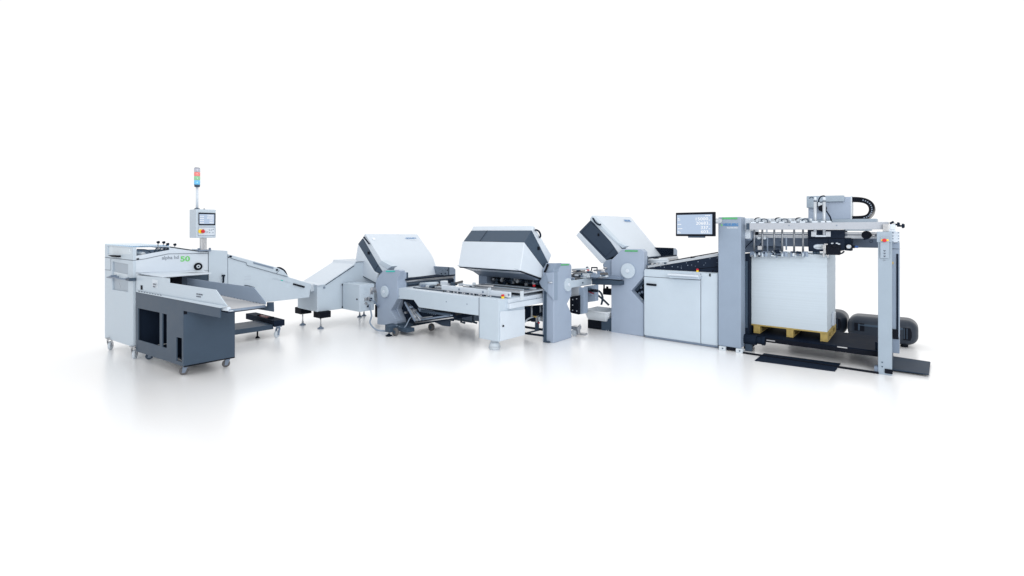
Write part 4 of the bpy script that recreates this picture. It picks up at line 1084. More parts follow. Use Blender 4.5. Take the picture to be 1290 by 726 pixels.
# ------------------------------------------------------------------ pallet sheet feeder (right)
def sheet_feeder():
    t = thing('sheet_feeder', 'large pale grey sheet feeder with monitor, tall grey pillar and overhead suction beam', 'machine', (-1.6, 7.4, 0))
    Y0 = 6.85
    # cabinet
    cf = YS([(811.4, 339.4), (904.2, 344), (904.2, 437), (812.7, 425.7)], Y0)
    xa, xb = cf[0].x, cf[1].x; zt = cf[0].z
    cab = MB().box(xa, xb, Y0+.014, Y0+.8, .03, zt).build('cabinet', 'white', t, .008)
    MB().box(xa+.01, xb, Y0+.02, Y0+.75, .005, .03).build('plinth', 'midgrey', cab)
    xm = Yp(882.7, 380, Y0).x; zs = Yp(812, 348.6, Y0).z
    top = MB().box(xa, xm-.004, Y0, Y0+.013, zs+.003, zt-.012).build('top_drawer', 'white', t, .005)
    dr = MB().box(xa, xm-.004, Y0, Y0+.013, .04, zs-.003).build('door', 'white', t, .005)
    MB().box(xm+.004, xb, Y0, Y0+.013, .04, zt-.012).build('narrow_door', 'white', t, .005)
    MB().path(YS([(814.6, 358.2), (826.6, 359.4)], Y0-.012), .016, 8).build('door_handle', 'black', dr)
    MB().box(xa, xm, Y0+.0125, Y0+.0135, zs-.004, zs+.004).build('drawer_gap', 'seam', cab)
    MB().box(xm-.005, xm+.005, Y0+.0122, Y0+.0132, .03, zt-.02).build('door_gap', 'seam', cab)
    for px, py, h in ((898, 341.6, .03), (894.4, 346.6, .04)):
        p = Yp(px, py, Y0-.004); MB().cbox(p, (.018, .02, h)).build('cabinet_catch', 'black', t, .003)
    for px in (852, 859):
        p = Yp(px, 341.2, Y0+.05); MB().cbox((p.x, p.y, zt+.002), (.05, .03, .004)).build('top_mark', 'txtgrey', t)
    # keyboard shelf
    ks = YS([(841.3, 345.6), (880.8, 348), (880.8, 352), (843, 350.6)], Y0-.09)
    MB().solid(ks, (0, .09, 0)).build('keyboard_shelf', 'white', t, .010)
    q = YS([(841.5, 345), (880.5, 347.4)], Y0-.13)
    MB().box(q[0].x, q[1].x, Y0-.16, Y0-.004, q[1].z-.02, q[1].z+.004).build('keyboard_lid', 'bright', t, .008)
    c = Yp(878.8, 342.3, Y0+.04); c.z = zt
    k = MB().cbox(c+UZ*.010, (.030, .030, .022)).build('emergency_stop', 'yellow', t, .004)
    MB().cbox(c+UZ*.032, (.034, .034, .024)).build('push_button', 'red', k, .008)
    # navy bridge side with pale top rail
    br = YS([(815.5, 337.6), (904.4, 322.6), (904.4, 348), (815.5, 345)], Y0+.10)
    MB().solid(br, (0, .02, 0)).build('bridge_side', 'navy2', t)
    rnd = random.Random(5)
    for px, py in ((824, 336.8), (832.5, 336), (837, 336.8), (847, 336), (854, 336.4), (858.4, 337.8), (858.4, 335.4), (865, 331.3), (866.5, 334.4), (871.4, 334), (879.5, 330), (876, 335.4), (886.8, 334), (889, 331.4), (894.5, 326), (903.6, 325.2), (903.4, 331)):
        p = Yp(px, py, Y0+.10); MB().tube(p, p-UY*.006, rnd.uniform(.003, .007), n=8).build('bolt', 'grey', t)
    MB().path(YS([(880, 338.8), (904, 336.2)], Y0+.097), .004, 6).build('bridge_gap', 'black', t)
    ra = YS([(815.8, 334.6), (840, 331), (904.4, 319.5), (904.4, 322.8), (840, 333.6), (815.8, 337.8)], Y0+.09)
    MB().solid(ra, (0, .04, 0)).build('bridge_rail', 'alu', t, .003)
    deck = YS([(816, 334.2), (904.4, 319.2)], Y0+.13)
    far = [deck[1]+UY*.55, deck[0]+UY*.55]
    MB().solid([deck[0], deck[1], far[0], far[1]], (0, 0, -.012)).build('feed_deck', 'alu', t)
    MB().path(YS([(830, 331.6), (868, 324.6), (904.4, 318.2)], Y0+.3), .008, 6).build('deck_rod', 'navy', t)
    p = Yp(872.6, 324.6, Y0+.12); MB().cbox(p, (.05, .04, .03)).build('deck_clip', 'black', t, .004)
    for a, c_ in (((815, 328.5), (841, 327.2)), ((816, 331), (843, 329.6))):
        MB().tube(Yp(*a, Y0+.3), Yp(*c_, Y0+.3), .022, n=10).build('deck_roller', 'castor', t)
    for px in (817, 822, 828, 833, 838):
        MB().cbox(Yp(px, 333.2-(px-817)*.07, Y0+.08), (.03, .03, .025)).build('deck_block', ('steel','slate','alu')[px % 3], t, .003)
    # pillar
    YP = 6.80
    pf = YS([(904.6, 440.6), (904.6, 275.5), (906, 273.8), (932, 273.8), (933.4, 275.5), (933.4, 441.8)], YP)
    x0, x1 = pf[0].x, pf[-1].x
    pz = pf[2].z
    MB().box(x0, x1, YP, YP+.22, .055, pz).build('pillar', 'grey', t, .012, 3)
    MB().solid(YS([(910, 274.1), (928.8, 274.1), (929.2, 276.4), (909.6, 276.4)], YP-.001), (0, -.006, 0)).build('status_light', 'green', t, .002)
    textq('HEIDELBERG', Yp(911.0, 284.9, YP), Yp(930, 284.9, YP), .036, 'txtblue', t, bold=.03)
    p = Yp(908.4, 284.7, YP); MB().solid([p, p+UX*.022, p+UX*.004+UZ*.028], (0, -.003, 0)).build('green_mark', 'txtgreen', t)
    textq('Stahlfolder', Yp(915.8, 287.9, YP), Yp(930, 287.9, YP), .018, 'txtpale', t)
    for px in (909.5, 931):
        q = Yp(px, 441, YP-.02)
        MB().box(q.x-.04, q.x+.045, YP-.025, YP+.05, 0, .055).build('pillar_foot', 'castor', t, .004)
        MB().tube((q.x+.01, YP-.025, .03), (q.x+.01, YP-.03, .03), .009, n=10).build('foot_bolt', 'slate', t)
    MB().box(x0+.05, x1-.08, YP+.02, YP+.12, .01, .054).build('foot_gap', 'black', t)
    # dark lift column right of the pillar, with motor
    dk = YS([(934, 319.5), (944.3, 321), (944.3, 432), (934, 436)], 7.06)
    MB().box(x1-.02, dk[1].x, 7.03, 7.5, .18, dk[0].z).build('lift_column', 'navy', t, .004)
    MB().box(dk[1].x-.045, dk[1].x-.015, 7.02, 7.03, .3, 1.2).build('lift_guide', 'slate', t)
    mt = YS([(943, 427.5), (962, 430)], 6.98)
    MB().tube(mt[0]-UX*.1, mt[0].lerp(mt[1], .55), .065, n=24).tube(mt[0].lerp(mt[1], .55), mt[1]-UX*.02, .045, n=20).tube(mt[1]-UX*.02, mt[1]+UX*.02, .055, n=20).build('lift_motor', 'navy', t, .004)
    MB().box(x1+.01, x1+.09, 6.96, 7.03, .0, .16).build('column_foot', 'slate', t, .004)
    MB().box(x1-.02, x1+.05, 7.02, 7.3, .01, .2).build('column_base', 'navy', t)
    # lift platform
    YL = 7.0; zp = .215
    xl = Yp(943, 424, YL+.05).x
    MB().box(xl, -.22, YL, 8.0, zp-.05, zp).build('lift_platform', 'plat', t, .004)
    MB().box(xl+.15, -.20, YL-.02, YL, zp-.065, zp-.012).build('platform_edge', 'black', t, .003)
    for px, py in ((971, 429.3), (1061, 437.8)):
        p = Yp(px, py, YL-.022); MB().cbox(p, (.10, .004, .012)).build('platform_clip', 'steel', t)
    MB().box(-.34, -.2, 7.06, 7.12, zp, zp+.09).build('platform_stop', 'navy', t, .004)
    # right post
    YR = 6.79
    f = YS([(1106.1, 305), (1123.5, 305), (1123.5, 470.5), (1106.1, 468)], YR)
    xp0, xp1 = f[0].x, f[1].x
    MB().box(xp0, xp1, YR, YR+.16, 0, f[0].z).build('post', 'post', t, .004)
    hb = YS([(1104.5, 292), (1123.6, 292.2), (1123.6, 305.6), (1104.5, 305.6)], YR-.02)
    MB().box(hb[0].x, hb[1].x, YR-.02, YR+.14, hb[2].z, hb[0].z).build('post_head', 'post', t, .004)
    xs2 = Yp(1133, 300, 7.0).x
    MB().box(xp1-.02, xs2, YR+.13, YR+.40, hb[2].z-.002, hb[0].z-.0).build('side_head', 'bright', t, .006)
    for px in (1125, 1132):
        for py in (293.5, 297.5, 301, 304.5):
            p = Yp(px, py, YR+.13); MB().tube(p, p-UY*.004, .006, n=8).build('screw', 'midgrey', t)
    xs3 = Yp(1133.3, 400, 7.05).x
    MB().box(xp1-.02, xs3, YR+.2, YR+.42, Yp(1130, 425, 7.0).z, hb[2].z-.004).build('post_channel', 'grey', t, .004)
    xc = Yp(1130.4, 350, 6.99).x
    MB().box(xc-.008, xc+.010, YR+.192, YR+.2, Yp(1130, 420, 7.0).z, Yp(1130, 320, 7.0).z).build('chain_slot', 'navy', t)
    MB().path(YS([(1124, 313.6), (1132.5, 313.8)], YR+.198), .004, 6).build('channel_gap', 'seam', t)
    MB().box(xp1-.02, xs3-.01, YR+.18, YR+.42, Yp(1130, 427, 7.0).z, Yp(1130, 415, 7.0).z).build('channel_stop', 'black', t)
    MB().box(xp1-.02, xs3, YR+.19, YR+.42, Yp(1130, 445, 7.0).z, Yp(1130, 427, 7.0).z).build('channel_base', 'midgrey', t, .004)
    MB().box(xp1-.02, xs3-.06, YR+.2, YR+.42, 0, Yp(1130, 445, 7.0).z).build('channel_foot', 'slate', t)
    p = Yp(1124.2, 331.5, YR+.18); MB().cbox(p, (.02, .02, .03)).build('brass_catch', 'brass', t, .003)
    MB().box(xp0+.06, xp0+.13, YR-.012, YR, .02, .07).build('post_foot_clamp', 'black', t, .003)
    MB().box(xp0-.035, xp0, YR+.01, YR+.1, .01, .075).build('post_foot_bracket', 'midgrey', t, .003)
    bolts(t, YS([(1111.4, 456.5), (1111.4, 462)], YR), -UY, .007, 'slate')
    # control plate on the post
    cp = MB().solid(YS([(1109, 298.6), (1120, 299), (1120, 325.4), (1109, 325.4)], YR-.022), (0, -.004, 0)).build('control_plate', 'plate', t, .002)
    MB().solid(YS([(1110, 301.6), (1119.4, 301.7), (1119.4, 304), (1110, 303.9)], YR-.0262), (0, -.006, 0)).build('emergency_collar', 'yellow', cp, .003)
    c = Yp(1114.3, 303, YR-.032); MB().tube(c, c-UY*.03, .021, .018, n=20).build('emergency_button', 'red', cp, .004)
    for px, py in ((1114.4, 315.5), (1114.4, 318.8), (1114.4, 322.3)):
        p = Yp(px, py, YR-.0262); MB().solid([p-UX*.012, p+UX*.012, p-UZ*.018], (0, -.003, 0)).build('arrow_button', 'txtdark', cp)
    p = Yp(1114.3, 328.7, YR-.001); MB().solid([p-UX*.01, p+UX*.01, p+UZ*.014], (0, -.003, 0)).build('small_mark', 'txtgrey', t)
    # clamps and star knobs above the post
    YB = 6.86
    MB().solid(YS([(1112, 282.5), (1119.8, 282.5), (1119.8, 292), (1112, 292)], YB-.04), (0, .03, 0)).build('beam_clamp', 'steel', t, .003)
    c = Yp(1116, 285, YB-.042); MB().tube(c, c-UY*.006, .014, n=14).build('clamp_screw', 'steel', t)
    kb = MB(); kb.cbox(Yp(1124.5, 286.5, YB), (.05, .06, .07)); kb.cbox(Yp(1122, 290.5, YB), (.09, .06, .03)); kb.build('beam_bracket', 'bright', t, .006)
    MB().path(YS([(1121, 282), (1126, 279.4)], YB-.02), .012, 8).build('locking_lever', 'navy', t)
    for px, py in ((1130, 283), (1136, 284.8)):
        p = Yp(px, py, YB); k = MB()
        k.tube(p-UX*.035, p, .010); k.tube(p, p+UX*.02, .026, n=8); k.tube(p+UX*.02, p+UX*.026, .02, n=8)
        k.build('star_knob', 'navy', t, .004)
    # main beam
    bl, brr = Yp(941, 285, YB), Yp(1119.5, 285, YB)
    zb0, zb1 = Yp(1030, 289.3, YB).z, Yp(1030, 280.5, YB).z
    MB().box(bl.x+.03, brr.x, YB, YB+.10, zb0, zb1).build('suction_beam', 'beam', t, .004)
    MB().box(bl.x-.01, bl.x+.03, YB+.005, YB+.095, zb0, zb1).build('beam_end_cap', 'slate', t, .003)
    for px in (994, 1054):
        p = Yp(px, 284.2, YB); MB().tube(p, p-UY*.003, .007, n=8).build('bolt', 'midgrey', t)
    # rear box beams
    YQ = 7.45
    a, c = Yp(938, 305, YQ), Yp(1105.5, 305, YQ)
    MB().box(x1-.05, c.x+.15, YQ, YQ+.12, Yp(1020, 311, YQ).z, Yp(1020, 298.5, YQ).z).build('cross_beam', 'beamgrey', t, .004)
    MB().solid(YS([(936, 300), (986.5, 300), (986.5, 316.5), (936, 318.5)], 7.6), (0, .03, 0)).build('side_plate', 'beamgrey', t, .003)
    YZ = 7.2
    for (py0, py1, m_, o) in ((292.6, 294.6, 'alu', 0), (295.0, 296.8, 'grey', .02), (297.1, 300.2, 'alu', -.01)):
        MB().box(x1+.12, Yp(1106, 296, YZ).x, YZ+o, YZ+.1, Yp(1020, py1, YZ).z, Yp(1020, py0, YZ).z).build('guide_profile', m_, t, .002)
    MB().box(x1-.1, x1+.06, YP+.22, 7.5, Yp(940, 301, 7.0).z, Yp(940, 275, 7.0).z).build('head_plate', 'bright', t, .005)
    MB().box(x1+.06, -1.0, 7.5, 7.55, Yp(975, 280, 7.5).z, Yp(975, 275.3, 7.5).z).build('rear_rail', 'alu', t, .004)
    p = Yp(983.5, 305, 7.44); MB().tube(p, p-UY*.004, .012, n=10).build('bolt', 'slate', t)
    p = Yp(1097.7, 304.2, YQ); MB().path(arc(p-UY*.002, UX, UZ, .016, 0, 360, 16)[:-1], .003, 6, True).build('cable_port', 'slate', t)
    # dark bracket cluster at left under the beam
    for px, py, s, m_ in ((944.5, 297, (.07,.08,.13), 'midgrey'), (948, 296, (.05,.06,.10), 'grey'), (953, 294.3, (.045,.05,.045), 'black'), (945, 301, (.05,.05,.04), 'slate'), (956.5, 300, (.04,.05,.035), 'castor'), (962.6, 300, (.045,.05,.035), 'castor'), (966, 291, (.018,.03,.035), 'bright')):
        MB().cbox(Yp(px, py, 7.12), s).build('beam_fitting', m_, t, .005)
    MB().box(Yp(946, 302, 7.12).x, Yp(965, 302, 7.12).x, 7.1, 7.14, Yp(950, 303.2, 7.12).z, Yp(950, 301.8, 7.12).z).build('fitting_bar', 'slate', t)
    MB().path(curve(YS([(948, 303), (945, 306), (941, 310), (938, 314.5)], 7.1)), .007, 6).build('cable', 'navy', t)
    MB().path(curve(YS([(960, 304), (958, 308), (955, 312)], 7.1)), .006, 6).build('cable', 'navy', t)
    # suction heads on rods
    YD = 7.07
    def rod(px, p0, p1, r=.012, m_='gun', y=YD):
        MB().tube(Yp(px, p0, y), Yp(px, p1, y), r, n=12).build('head_rod', m_, t)
    for k, (ra_, rb_, hx) in enumerate(((950.2, 960.4, 956), (975.4, 985.4, 981), (1000.4, 1011.6, 1007))):
        rod(ra_, 279, 318); rod(rb_, 279, 318)
        hd = MB()
        for u in (-8, 7.5):
            hd.cbox(Yp(hx+u, 320, YD-.01), (.055, .04, .062))
        hd.cbox(Yp(hx, 321.6, YD), (.13, .05, .02))
        hd.tube(Yp(hx-3, 320, YD-.03), Yp(hx+3, 320, YD-.03), .012)
        h = hd.build('suction_head', 'midgrey', t, .005)
        for u, m_ in ((-9.5, 'midgrey'), (9.5, 'grey'), (-1, 'navy')):
            MB().cbox(Yp(hx+u, 321 if abs(u) > 2 else 318.4, YD-.035), (.03 if abs(u) > 2 else .06, .02, .055 if abs(u) > 2 else .03)).build('head_plate', m_, h, .003)
        for u in (-5, 4.5):
            MB().tube(Yp(hx+u, 319, YD-.03), Yp(hx+u, 324, YD-.03), .010, .014).build('suction_cup', 'white', h)
        rnd = random.Random(30+k)
        for q in range(9):
            MB().cbox(Yp(hx+rnd.uniform(-9, 9), rnd.uniform(317, 324), YD-rnd.uniform(.03, .05)), (rnd.uniform(.012, .03), .02, rnd.uniform(.012, .035))).build('head_fitting', rnd.choice(('navy', 'slate', 'gun', 'castor', 'midgrey')), h, .002)
        if k == 0:
            MB().cbox(Yp(957.5, 312.5, YD), (.05, .05, .05)).build('head_valve', 'belt', h, .004)
        if k == 1:
            MB().cbox(Yp(979, 316.5, YD-.03), (.045, .04, .035)).build('head_valve', 'navy', h, .004)
    for px, q in ((966.8, 318), (990.5, 315)):
        rod(px, 300, q, .009, 'grey', 7.15)
    # tall raised pair
    for px in (1027, 1038.3):
        rod(px, 251, 297, .017, 'alu', 6.99)
        p = Yp(px, 249.6, 6.99); MB().tube(p-UZ*.03, p+UZ*.012, .019, .012, n=14).build('rod_cap', 'bright', t)
        MB().tube(p-UZ*.045, p-UZ*.032, .018, n=14).build('rod_collar', 'slate', t)
    for px in (1025, 1043.3):
        MB().cbox(Yp(px, 295, 6.985), (.05, .03, .065)).build('raised_head', 'alu', t, .004)
    MB().cbox(Yp(1034, 297.5, 6.985), (.12, .03, .02)).build('raised_head', 'bright', t, .004)
    # rod seats on top of the beam and vacuum hoses
    for px in (950, 960, 975.4, 985.4, 1000.4, 1011.6, 1027, 1038.3, 1043.5):
        p = Yp(px, 280.5, YB+.05); MB().cbox((p.x, YB+.05, zb1+.008), (.06, .09, .018)).build('rod_seat', 'bright', t, .003)
    for px in (955.5, 967, 980.5, 992, 1005, 1017):
        p = Yp(px, 280.3, YB+.04); MB().cbox((p.x, YB+.06, zb1+.004), (.05, .07, .008)).build('beam_slot', 'slate', t)
    for px in (956, 981.5, 1007.5):
        for (u0, u1, h, r, m_) in ((-5, 4, 5.6, .007, 'navy'), (3, 11, 4.4, .006, 'slate'), (-6, 6, 2.6, .008, 'castor'), (-2, 8, 4.8, .007, 'castor')):
            q = [Yp(px+u0, 280.3, YB+.06), Yp(px+u0+.5, 280.3-h*.8, YB+.06), Yp(px+(u0+u1)/2, 280.3-h, YB+.07), Yp(px+u1-.5, 280.3-h*.7, YB+.08), Yp(px+u1, 280.3, YB+.08)]
            MB().path(curve(q), r, 8).build('vacuum_hose', m_, t)
        MB().tube(Yp(px+1, 279.5, YB+.08), Yp(px+1, 277, YB+.08), .018, n=12).build('hose_connector', 'alu', t)
        MB().tube(Yp(px+14, 280, YB+.08), Yp(px+14, 275.5, YB+.08), .014, n=12).build('hose_connector', 'castor', t)
    # gantry carriage box
    YG = 7.35
    g = YS([(1018.2, 254), (1072.4, 247), (1072.4, 276), (1018.2, 276)], YG)
    MB().box(g[0].x, g[1].x, YG, YG+.28, g[2].z, g[1].z-.01).build('carriage_box', 'pillar', t, .006)
    MB().solid(YS([(1016, 247.2), (1063.4, 246.2), (1063.4, 254), (1028.6, 254.6), (1028.6, 262), (1016, 262)], YG-.05), (0, .05, 0)).build('carriage_cover', 'post', t, .006)
    MB().solid(YS([(1071.6, 246.9), (1073, 247), (1073, 276), (1071.6, 276)], YG-.004), (0, .2, 0)).build('carriage_edge', 'bright', t)
    MB().box(g[0].x, Yp(1104.5, 278, YG-.1).x, YG-.1, YG+.2, Yp(1060, 280.3, YG-.1).z, Yp(1060, 276.2, YG-.1).z).build('carriage_base', 'post', t, .005)
    MB().box(Yp(1063, 290, 7.25).x, Yp(1098, 290, 7.25).x, 7.25, 7.4, Yp(1080, 291, 7.25).z, Yp(1080, 288, 7.25).z).build('carriage_runner', 'white', t, .004)
    c = Yp(1022.3, 250.6, YG-.052); MB().path(arc(c, UX, UZ, .022, 10, 170, 12), .005, 6).build('lifting_eye', 'slate', t)
    MB().path(curve(YS([(1031.5, 255), (1031.6, 251.5), (1034, 248), (1037.5, 247), (1039.5, 248)], 7.1)), .008, 8).build('carriage_cable', 'navy', t)
    MB().path(curve(YS([(1040, 265), (1043, 269), (1046, 274), (1047.6, 280)], 7.1)), .008, 8).build('carriage_cable', 'navy', t)
    c = Yp(1037, 262.8, YG-.01); MB().tube(c-UY*.1, c, .042, n=20).build('round_valve', 'black', t, .006)
    for px, py in ((1032, 257.5), (1034.5, 258.5)):
        MB().cbox(Yp(px, py, YG-.03), (.025, .04, .05)).build('valve_fitting', 'castor', t, .003)
    # energy chain
    YE = 7.42
    ch = [(1063.6, 251.3), (1078, 251.4), (1085, 252), (1091, 253.6), (1096, 257), (1098.3, 262), (1098, 267), (1095.3, 271.5), (1091, 274), (1084, 275.2), (1073, 275.4)]
    cl = curve(YS(ch, YE), 4)
    for i in range(len(cl)-1):
        a, b = cl[i], cl[i+1]; d = (b-a).normalized(); n = V((-d.z, 0, d.x))
        hw = .032
        MB().solid([a+n*hw+d*.001, b+n*hw-d*.001, b-n*hw-d*.001, a-n*hw+d*.001], (0, .09, 0)).build('chain_link', 'black', t, .003)
        if i % 2 and 8 < i < 34:
            p = (a+b)/2-UY*.002; MB().cbox(p, (.012, .003, .012)).build('chain_pin', 'grey', t)
    # navy suction unit
    YN = 7.12
    nb = YS([(1017.2, 289.6), (1063.8, 289.6), (1063.8, 315.5), (1055, 317), (1018.5, 317)], YN)
    MB().solid(nb, (0, .35, 0)).build('suction_unit', 'navy2', t, .006)
    MB().solid(YS([(1064, 300), (1072.4, 300), (1072.4, 316.4), (1064, 315.6)], YN+.05), (0, .2, 0)).build('unit_side', 'navy', t, .004)
    MB().path(YS([(1043.3, 300.3), (1043.3, 316)], YN-.001), .003, 6).build('unit_gap', 'black', t)
    MB().path(YS([(1019, 300.4), (1063.5, 300.5)], YN-.001), .003, 6).build('unit_gap', 'black', t)
    c = Yp(1031.6, 311, YN); 
    ov = [c+UX*.062*math.cos(i*math.pi/16)+UZ*.034*math.sin(i*math.pi/16) for i in range(32)]
    ov = [c+UX*(.060*math.cos(i*math.pi/16)+(.03 if math.cos(i*math.pi/16) > 0 else 0))+UZ*.034*math.sin(i*math.pi/16) for i in range(32)]
    bd = MB().solid(ov, (0, -.012, 0)).build('badge', 'pillar', t, .004)
    ov2 = [c-UY*.012+UX*(.050*math.cos(i*math.pi/16)+(.03 if math.cos(i*math.pi/16) > 0 else 0))+UZ*.026*math.sin(i*math.pi/16) for i in range(32)]
    MB().solid(ov2, (0, -.003, 0)).build('badge_face', 'castor', bd)
    bars(Yp(1027, 312, YN-.016), UX, UZ, .10, .012, 1, 'txtgrey', bd)
    bk = MB(); bk.cbox(Yp(1050, 315, YN-.06), (.14, .1, .12)); bk.cbox(Yp(1044.5, 311.5, YN-.05), (.06, .08, .05)); bk.tube(Yp(1051, 310, YN-.1), Yp(1051, 310, YN-.13), .022, n=14); bk.tube(Yp(1045, 311, YN-.1), Yp(1058, 310, YN-.1), .012)
    bk.build('sensor_block', 'black', t, .006)
    for px, py in ((1054.4, 306.6), (1057, 307.6), (1048.5, 306.8)):
        MB().cbox(Yp(px, py, YN-.1), (.022, .02, .014)).build('sensor_fitting', 'castor', t, .002)
    for px, py, s in ((1038.5, 311, (.035,.05,.05)), (1039, 316.5, (.03,.03,.06)), (1040.5, 308, (.04,.04,.02)), (1037.5, 321.5, (.018,.02,.05)), (1041.5, 319, (.014,.02,.07)), (1043, 322, (.012,.02,.05))):
        MB().cbox(Yp(px, py, YN-.08), s).build('sheet_sensor', 'steel', t, .004)
    MB().path(curve(YS([(1058, 319.5), (1061, 319), (1063.5, 316.5)], YN-.04)), .009, 6).build('carriage_cable', 'navy', t)
    c = Yp(1069.4, 310.8, YN+.04); gg = MB().tube(c, c-UY*.03, .026, n=20).build('pressure_gauge', 'steel', t, .003)
    MB().tube(c-UY*.03, c-UY*.032, .019, n=20).build('gauge_face', 'bright', gg)
    p = Yp(1073, 311, YN+.02); MB().tube(p, p+UX*.03, .018, n=12).build('valve_body', 'black', t)
    MB().tube(p+UX*.03, p+UX*.065, .014, n=12).build('blue_knob', 'blue', t)
    for px in (1026, 1030.5):
        MB().tube(Yp(px, 317, YN+.03), Yp(px, 320, YN+.03), .02, n=12).build('sucker', 'slate', t)
    # round crank
    p = Yp(1091.7, 296.2, 7.0)
    k = MB().tube(p+UX*.005, p-V((.005,.03,0)), .048, n=24).build('crank_disc', 'black', t, .005)
    MB().tube(p+UX*.03, p+UX*.11, .02, n=12).build('crank_shaft', 'steel', t)
    MB().path(YS([(1088, 302), (1093, 300.8), (1094, 298)], 6.97), .008, 6).build('crank_handle', 'navy', k)
    # monitor on an arm
    YM = 6.66
    mf = YS([(850.3, 268.2), (899.4, 267), (900.6, 298), (851.2, 298)], YM)
    mx0, mx1 = mf[3].x, mf[2].x; mz0, mz1 = mf[2].z, mf[1].z
    mo = MB().box(mx0, mx1, YM, YM+.045, mz0, mz1).build('monitor', 'black', t, .006)
    sx0, sx1 = Yp(852.9, 280, YM).x, Yp(897.2, 280, YM).x
    sz0, sz1 = Yp(880, 295.1, YM).z, Yp(880, 270.4, YM).z
    MB().box(sx0, sx1, YM-.002, YM+.001, sz0, sz1).build('screen', 'screen', mo)
    MB().box(Yp(866.5, 298, YM).x, Yp(887.5, 298, YM).x, YM+.005, YM+.04, Yp(877, 299.7, YM).z, mz0+.004).build('monitor_base', 'slate', mo, .003)
    rows = (('15000', 'b/h', 277.7, 15.4), ('20683', 'n', 283.1, 15.2), ('337', 's', 288.7, 9), ('603', 'mm', 294, 9))
    for s, u, py, w_ in rows:
        p = Yp(892.1, py, YM); text(s, V((p.x, YM-.002, p.z)), UX, UZ, (p-Yp(892.1-w_, py, YM)).length, .041, 'screentext', mo, align=1, space=1.06)
        p = Yp(892.8, py, YM); bars(V((p.x, YM-.002, p.z)), UX, UZ, .022, .014, 1, 'screentext', mo)
    for py, wd in ((275.9, .03), (277.9, .045), (283.2, .065), (288.7, .085), (292.1, .03), (293.9, .055)):
        p = Yp(854, py, YM); bars(V((p.x, YM-.002, p.z)), UX, UZ, wd*.8, .018, 1, 'screentext', mo)
    p = Yp(888.5, 272.2, YM); bars(V((p.x, YM-.002, p.z)), UX, UZ, .07, .016, 1, 'screentext', mo)
    a = Yp(899, 278.5, YM+.04)
    ar = MB().tube(a-UX*.2+UY*.05, V((x0+.03, YM+.09, a.z)), .035, n=18).tube(V((x0+.03, YM+.09, a.z)), V((x0+.03, YP+.05, a.z)), .03, n=18)
    ar.build('monitor_arm', 'alu', t)
    MB().box(x1-.25, x1-.05, 7.0, 7.02, .1, .3).build('rear_plate', 'navy', t)
    return t
M['navy2'] = mat('navy_enamel', (.010,.018,.036), .6, noise=.1, bump=.08, spec=.12)
M['plat'] = mat('black_lift_plate', (.006,.011,.023), .6, noise=.2, scale=12, bump=.1, spec=.03)
M['plate'] = mat('control_plate_enamel', (.29,.355,.43), .4)
sheet_feeder()

# ------------------------------------------------------------------ paper stack on a wooden pallet
PX0, PX1 = Yp(945.2, 400, 7.16).x, Yp(1042, 400, 7.16).x
PY0, PY1 = 7.16, 8.0
ZP = .215
def pallet():
    t = thing('wooden_pallet', 'pale wooden pallet under the paper stack on the black lift platform', 'pallet', ((PX0+PX1)/2, 7.6, ZP))
    zt = .338
    w = PX1-PX0
    for i, px in enumerate((949.2, 990.6, 1033.3)):
        x = Yp(px, 420, PY0).x
        bw = .075
        for y in (PY0, (PY0+PY1)/2-.05, PY1-.12):
            MB().box(x, x+bw+.005, y, y+.12, ZP+.017, zt-.036).build('block', 'wood', t, .004)
        MB().box(x, x+bw+.005, PY0+.003, PY1-.003, ZP, ZP+.017).build('runner', 'wood', t, .002)
        MB().box(x-.002, x+bw+.007, PY0+.002, PY1-.002, zt-.036, zt-.018).build('stringer', 'wood', t, .002)
    n = 7
    for i in range(n):
        y = PY0-.004+(PY1-PY0-.10)*i/(n-1)
        MB().box(PX0+.01, PX1+.005, y, y+.10, zt-.018, zt).build('deck_board', 'wood', t, .002)
    return t
pallet()
def stack():
    b = MB(); r = random.Random(11)
    z = .3385; zt = Yp(1042, 321, PY0).z
    n = 30; h = (zt-z)/n
    for i in range(n):
        dx, dy = r.uniform(-.001, .001), r.uniform(-.001, .001)
        b.box(PX0+dx, PX1+dx, PY0+dy, PY1+dy, z+i*h, z+(i+1)*h-.0002)
    t = thing('paper_stack', 'tall stack of white paper sheets on the wooden pallet below the suction heads', 'paper stack', ((PX0+PX1)/2, 7.6, z))
    b.build('sheets', 'paper', t)
    # white corner marker card stuck to the side
    p = Xp(1049, 405, PX1)
    MB().box(PX1+.002, PX1+.03, PY0+.42, PY0+.60, .36, .52).build('corner_marker', 'bright', t, .003)
    return t
stack()

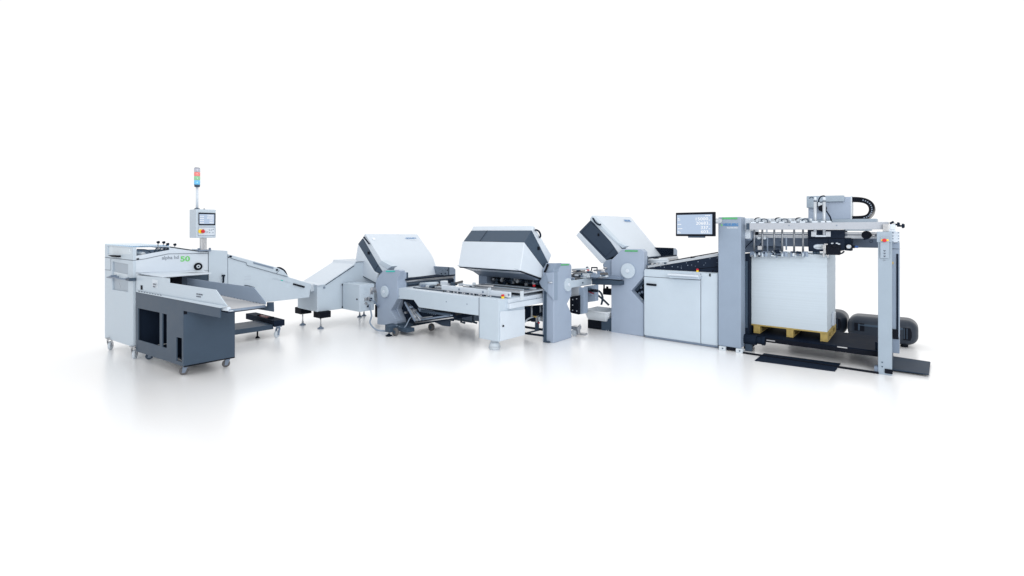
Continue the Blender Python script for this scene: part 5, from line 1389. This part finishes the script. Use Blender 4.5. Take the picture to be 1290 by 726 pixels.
# ------------------------------------------------------------------ floor pieces
def floor_bits():
    q = GS([(962.3, 445.9), (1059, 458.8), (1051.8, 468.6), (950.7, 455)], 0)
    o = MB().solid(q, (0, 0, .010)).build('floor_mat', 'navy', None, .003)
    tag(o, 'black rectangular mat lying on the floor in front of the pallet lift', 'mat')
    a = G(936, 445.6); c = G(1107, 471)
    o = MB().box(a.x, c.x, 6.775, 6.80, .0005, .022).build('floor_rail', 'black', None, .003)
    tag(o, 'thin black floor rail running from the grey pillar to the right post', 'rail')
    q = GS([(1121, 449.3), (1172.3, 457), (1170.3, 473), (1121, 466.2)], 0.02)
    rp = MB().solid(q, (0, 0, .012)).build('ramp_plate', 'ramp', None, .006)
    tag(rp, 'dark grey metal ramp plate lying flat at the far right of the post', 'ramp')
M['ramp'] = mat('dark_ramp_metal', (.018,.034,.060), .5, metal=.0, spec=.12, noise=.25, scale=3)
floor_bits()

def pump():
    t = thing('pump_box', 'rounded dark grey pump housing behind the right post, wholly visible', 'pump', (-.38, 8.7, 0), 'floor pump housings behind the lift')
    x0, x1 = -.74, .06; y0, y1 = 8.5, 9.0; zb, zt = .03, .375
    MB().box(x0, x1, y0, y1, zb, zt).build('housing', 'pump', t, .13, 8)
    MB().box(x0+.14, x1-.16, y0-.004, y0+.1, zt-.13, zt-.1).build('upper_ridge', 'slate', t, .01)
    MB().box(x0+.09, x0+.21, y0-.003, y0+.02, zb+.14, zt-.09).build('front_recess', 'black', t, .008)
    MB().box(x0+.135, x0+.155, y0-.006, y0, zb+.15, zt-.1).build('recess_bar', 'slate', t)
    v = MB()
    oc = V((x1-.115, y0, (zb+zt)/2-.01))
    v.solid([oc+V((-.045,0,-.08)), oc+V((.03,0,-.08)), oc+V((.045,0,-.03)), oc+V((.045,0,.03)), oc+V((.03,0,.09)), oc+V((-.045,0,.09))], (0, -.004, 0))
    v.build('vent', 'black', t)
    for i in range(2):
        MB().box(x1-.155+i*.03, x1-.147+i*.03, y0-.007, y0-.003, zb+.1, zt-.1).build('vent_bar', 'slate', t)
    p = V((x0+.42, y0, .2)); MB().path([p, p+UZ*.05, p+UZ*.05+UX*.05], .006, 6).build('hose_clip', 'black', t)
    for x in (x0+.15, x1-.15):
        for y in (y0+.12, y1-.12): MB().tube((x, y, 0), (x, y, .05), .04, n=16).build('foot', 'black', t)
    r2 = t.copy(); COL.objects.link(r2); r2.location = (-1.20, 8.95, 0)
    r2['label'] = 'rounded dark grey pump housing mostly hidden behind the paper stack'
    for c in list(t.children):
        d = c.copy(); COL.objects.link(d); d.parent = r2
    return t
M['pump'] = mat('dark_pump_plastic', (.018,.027,.043), .38, noise=.08, bump=.12, spec=.3)
pump()
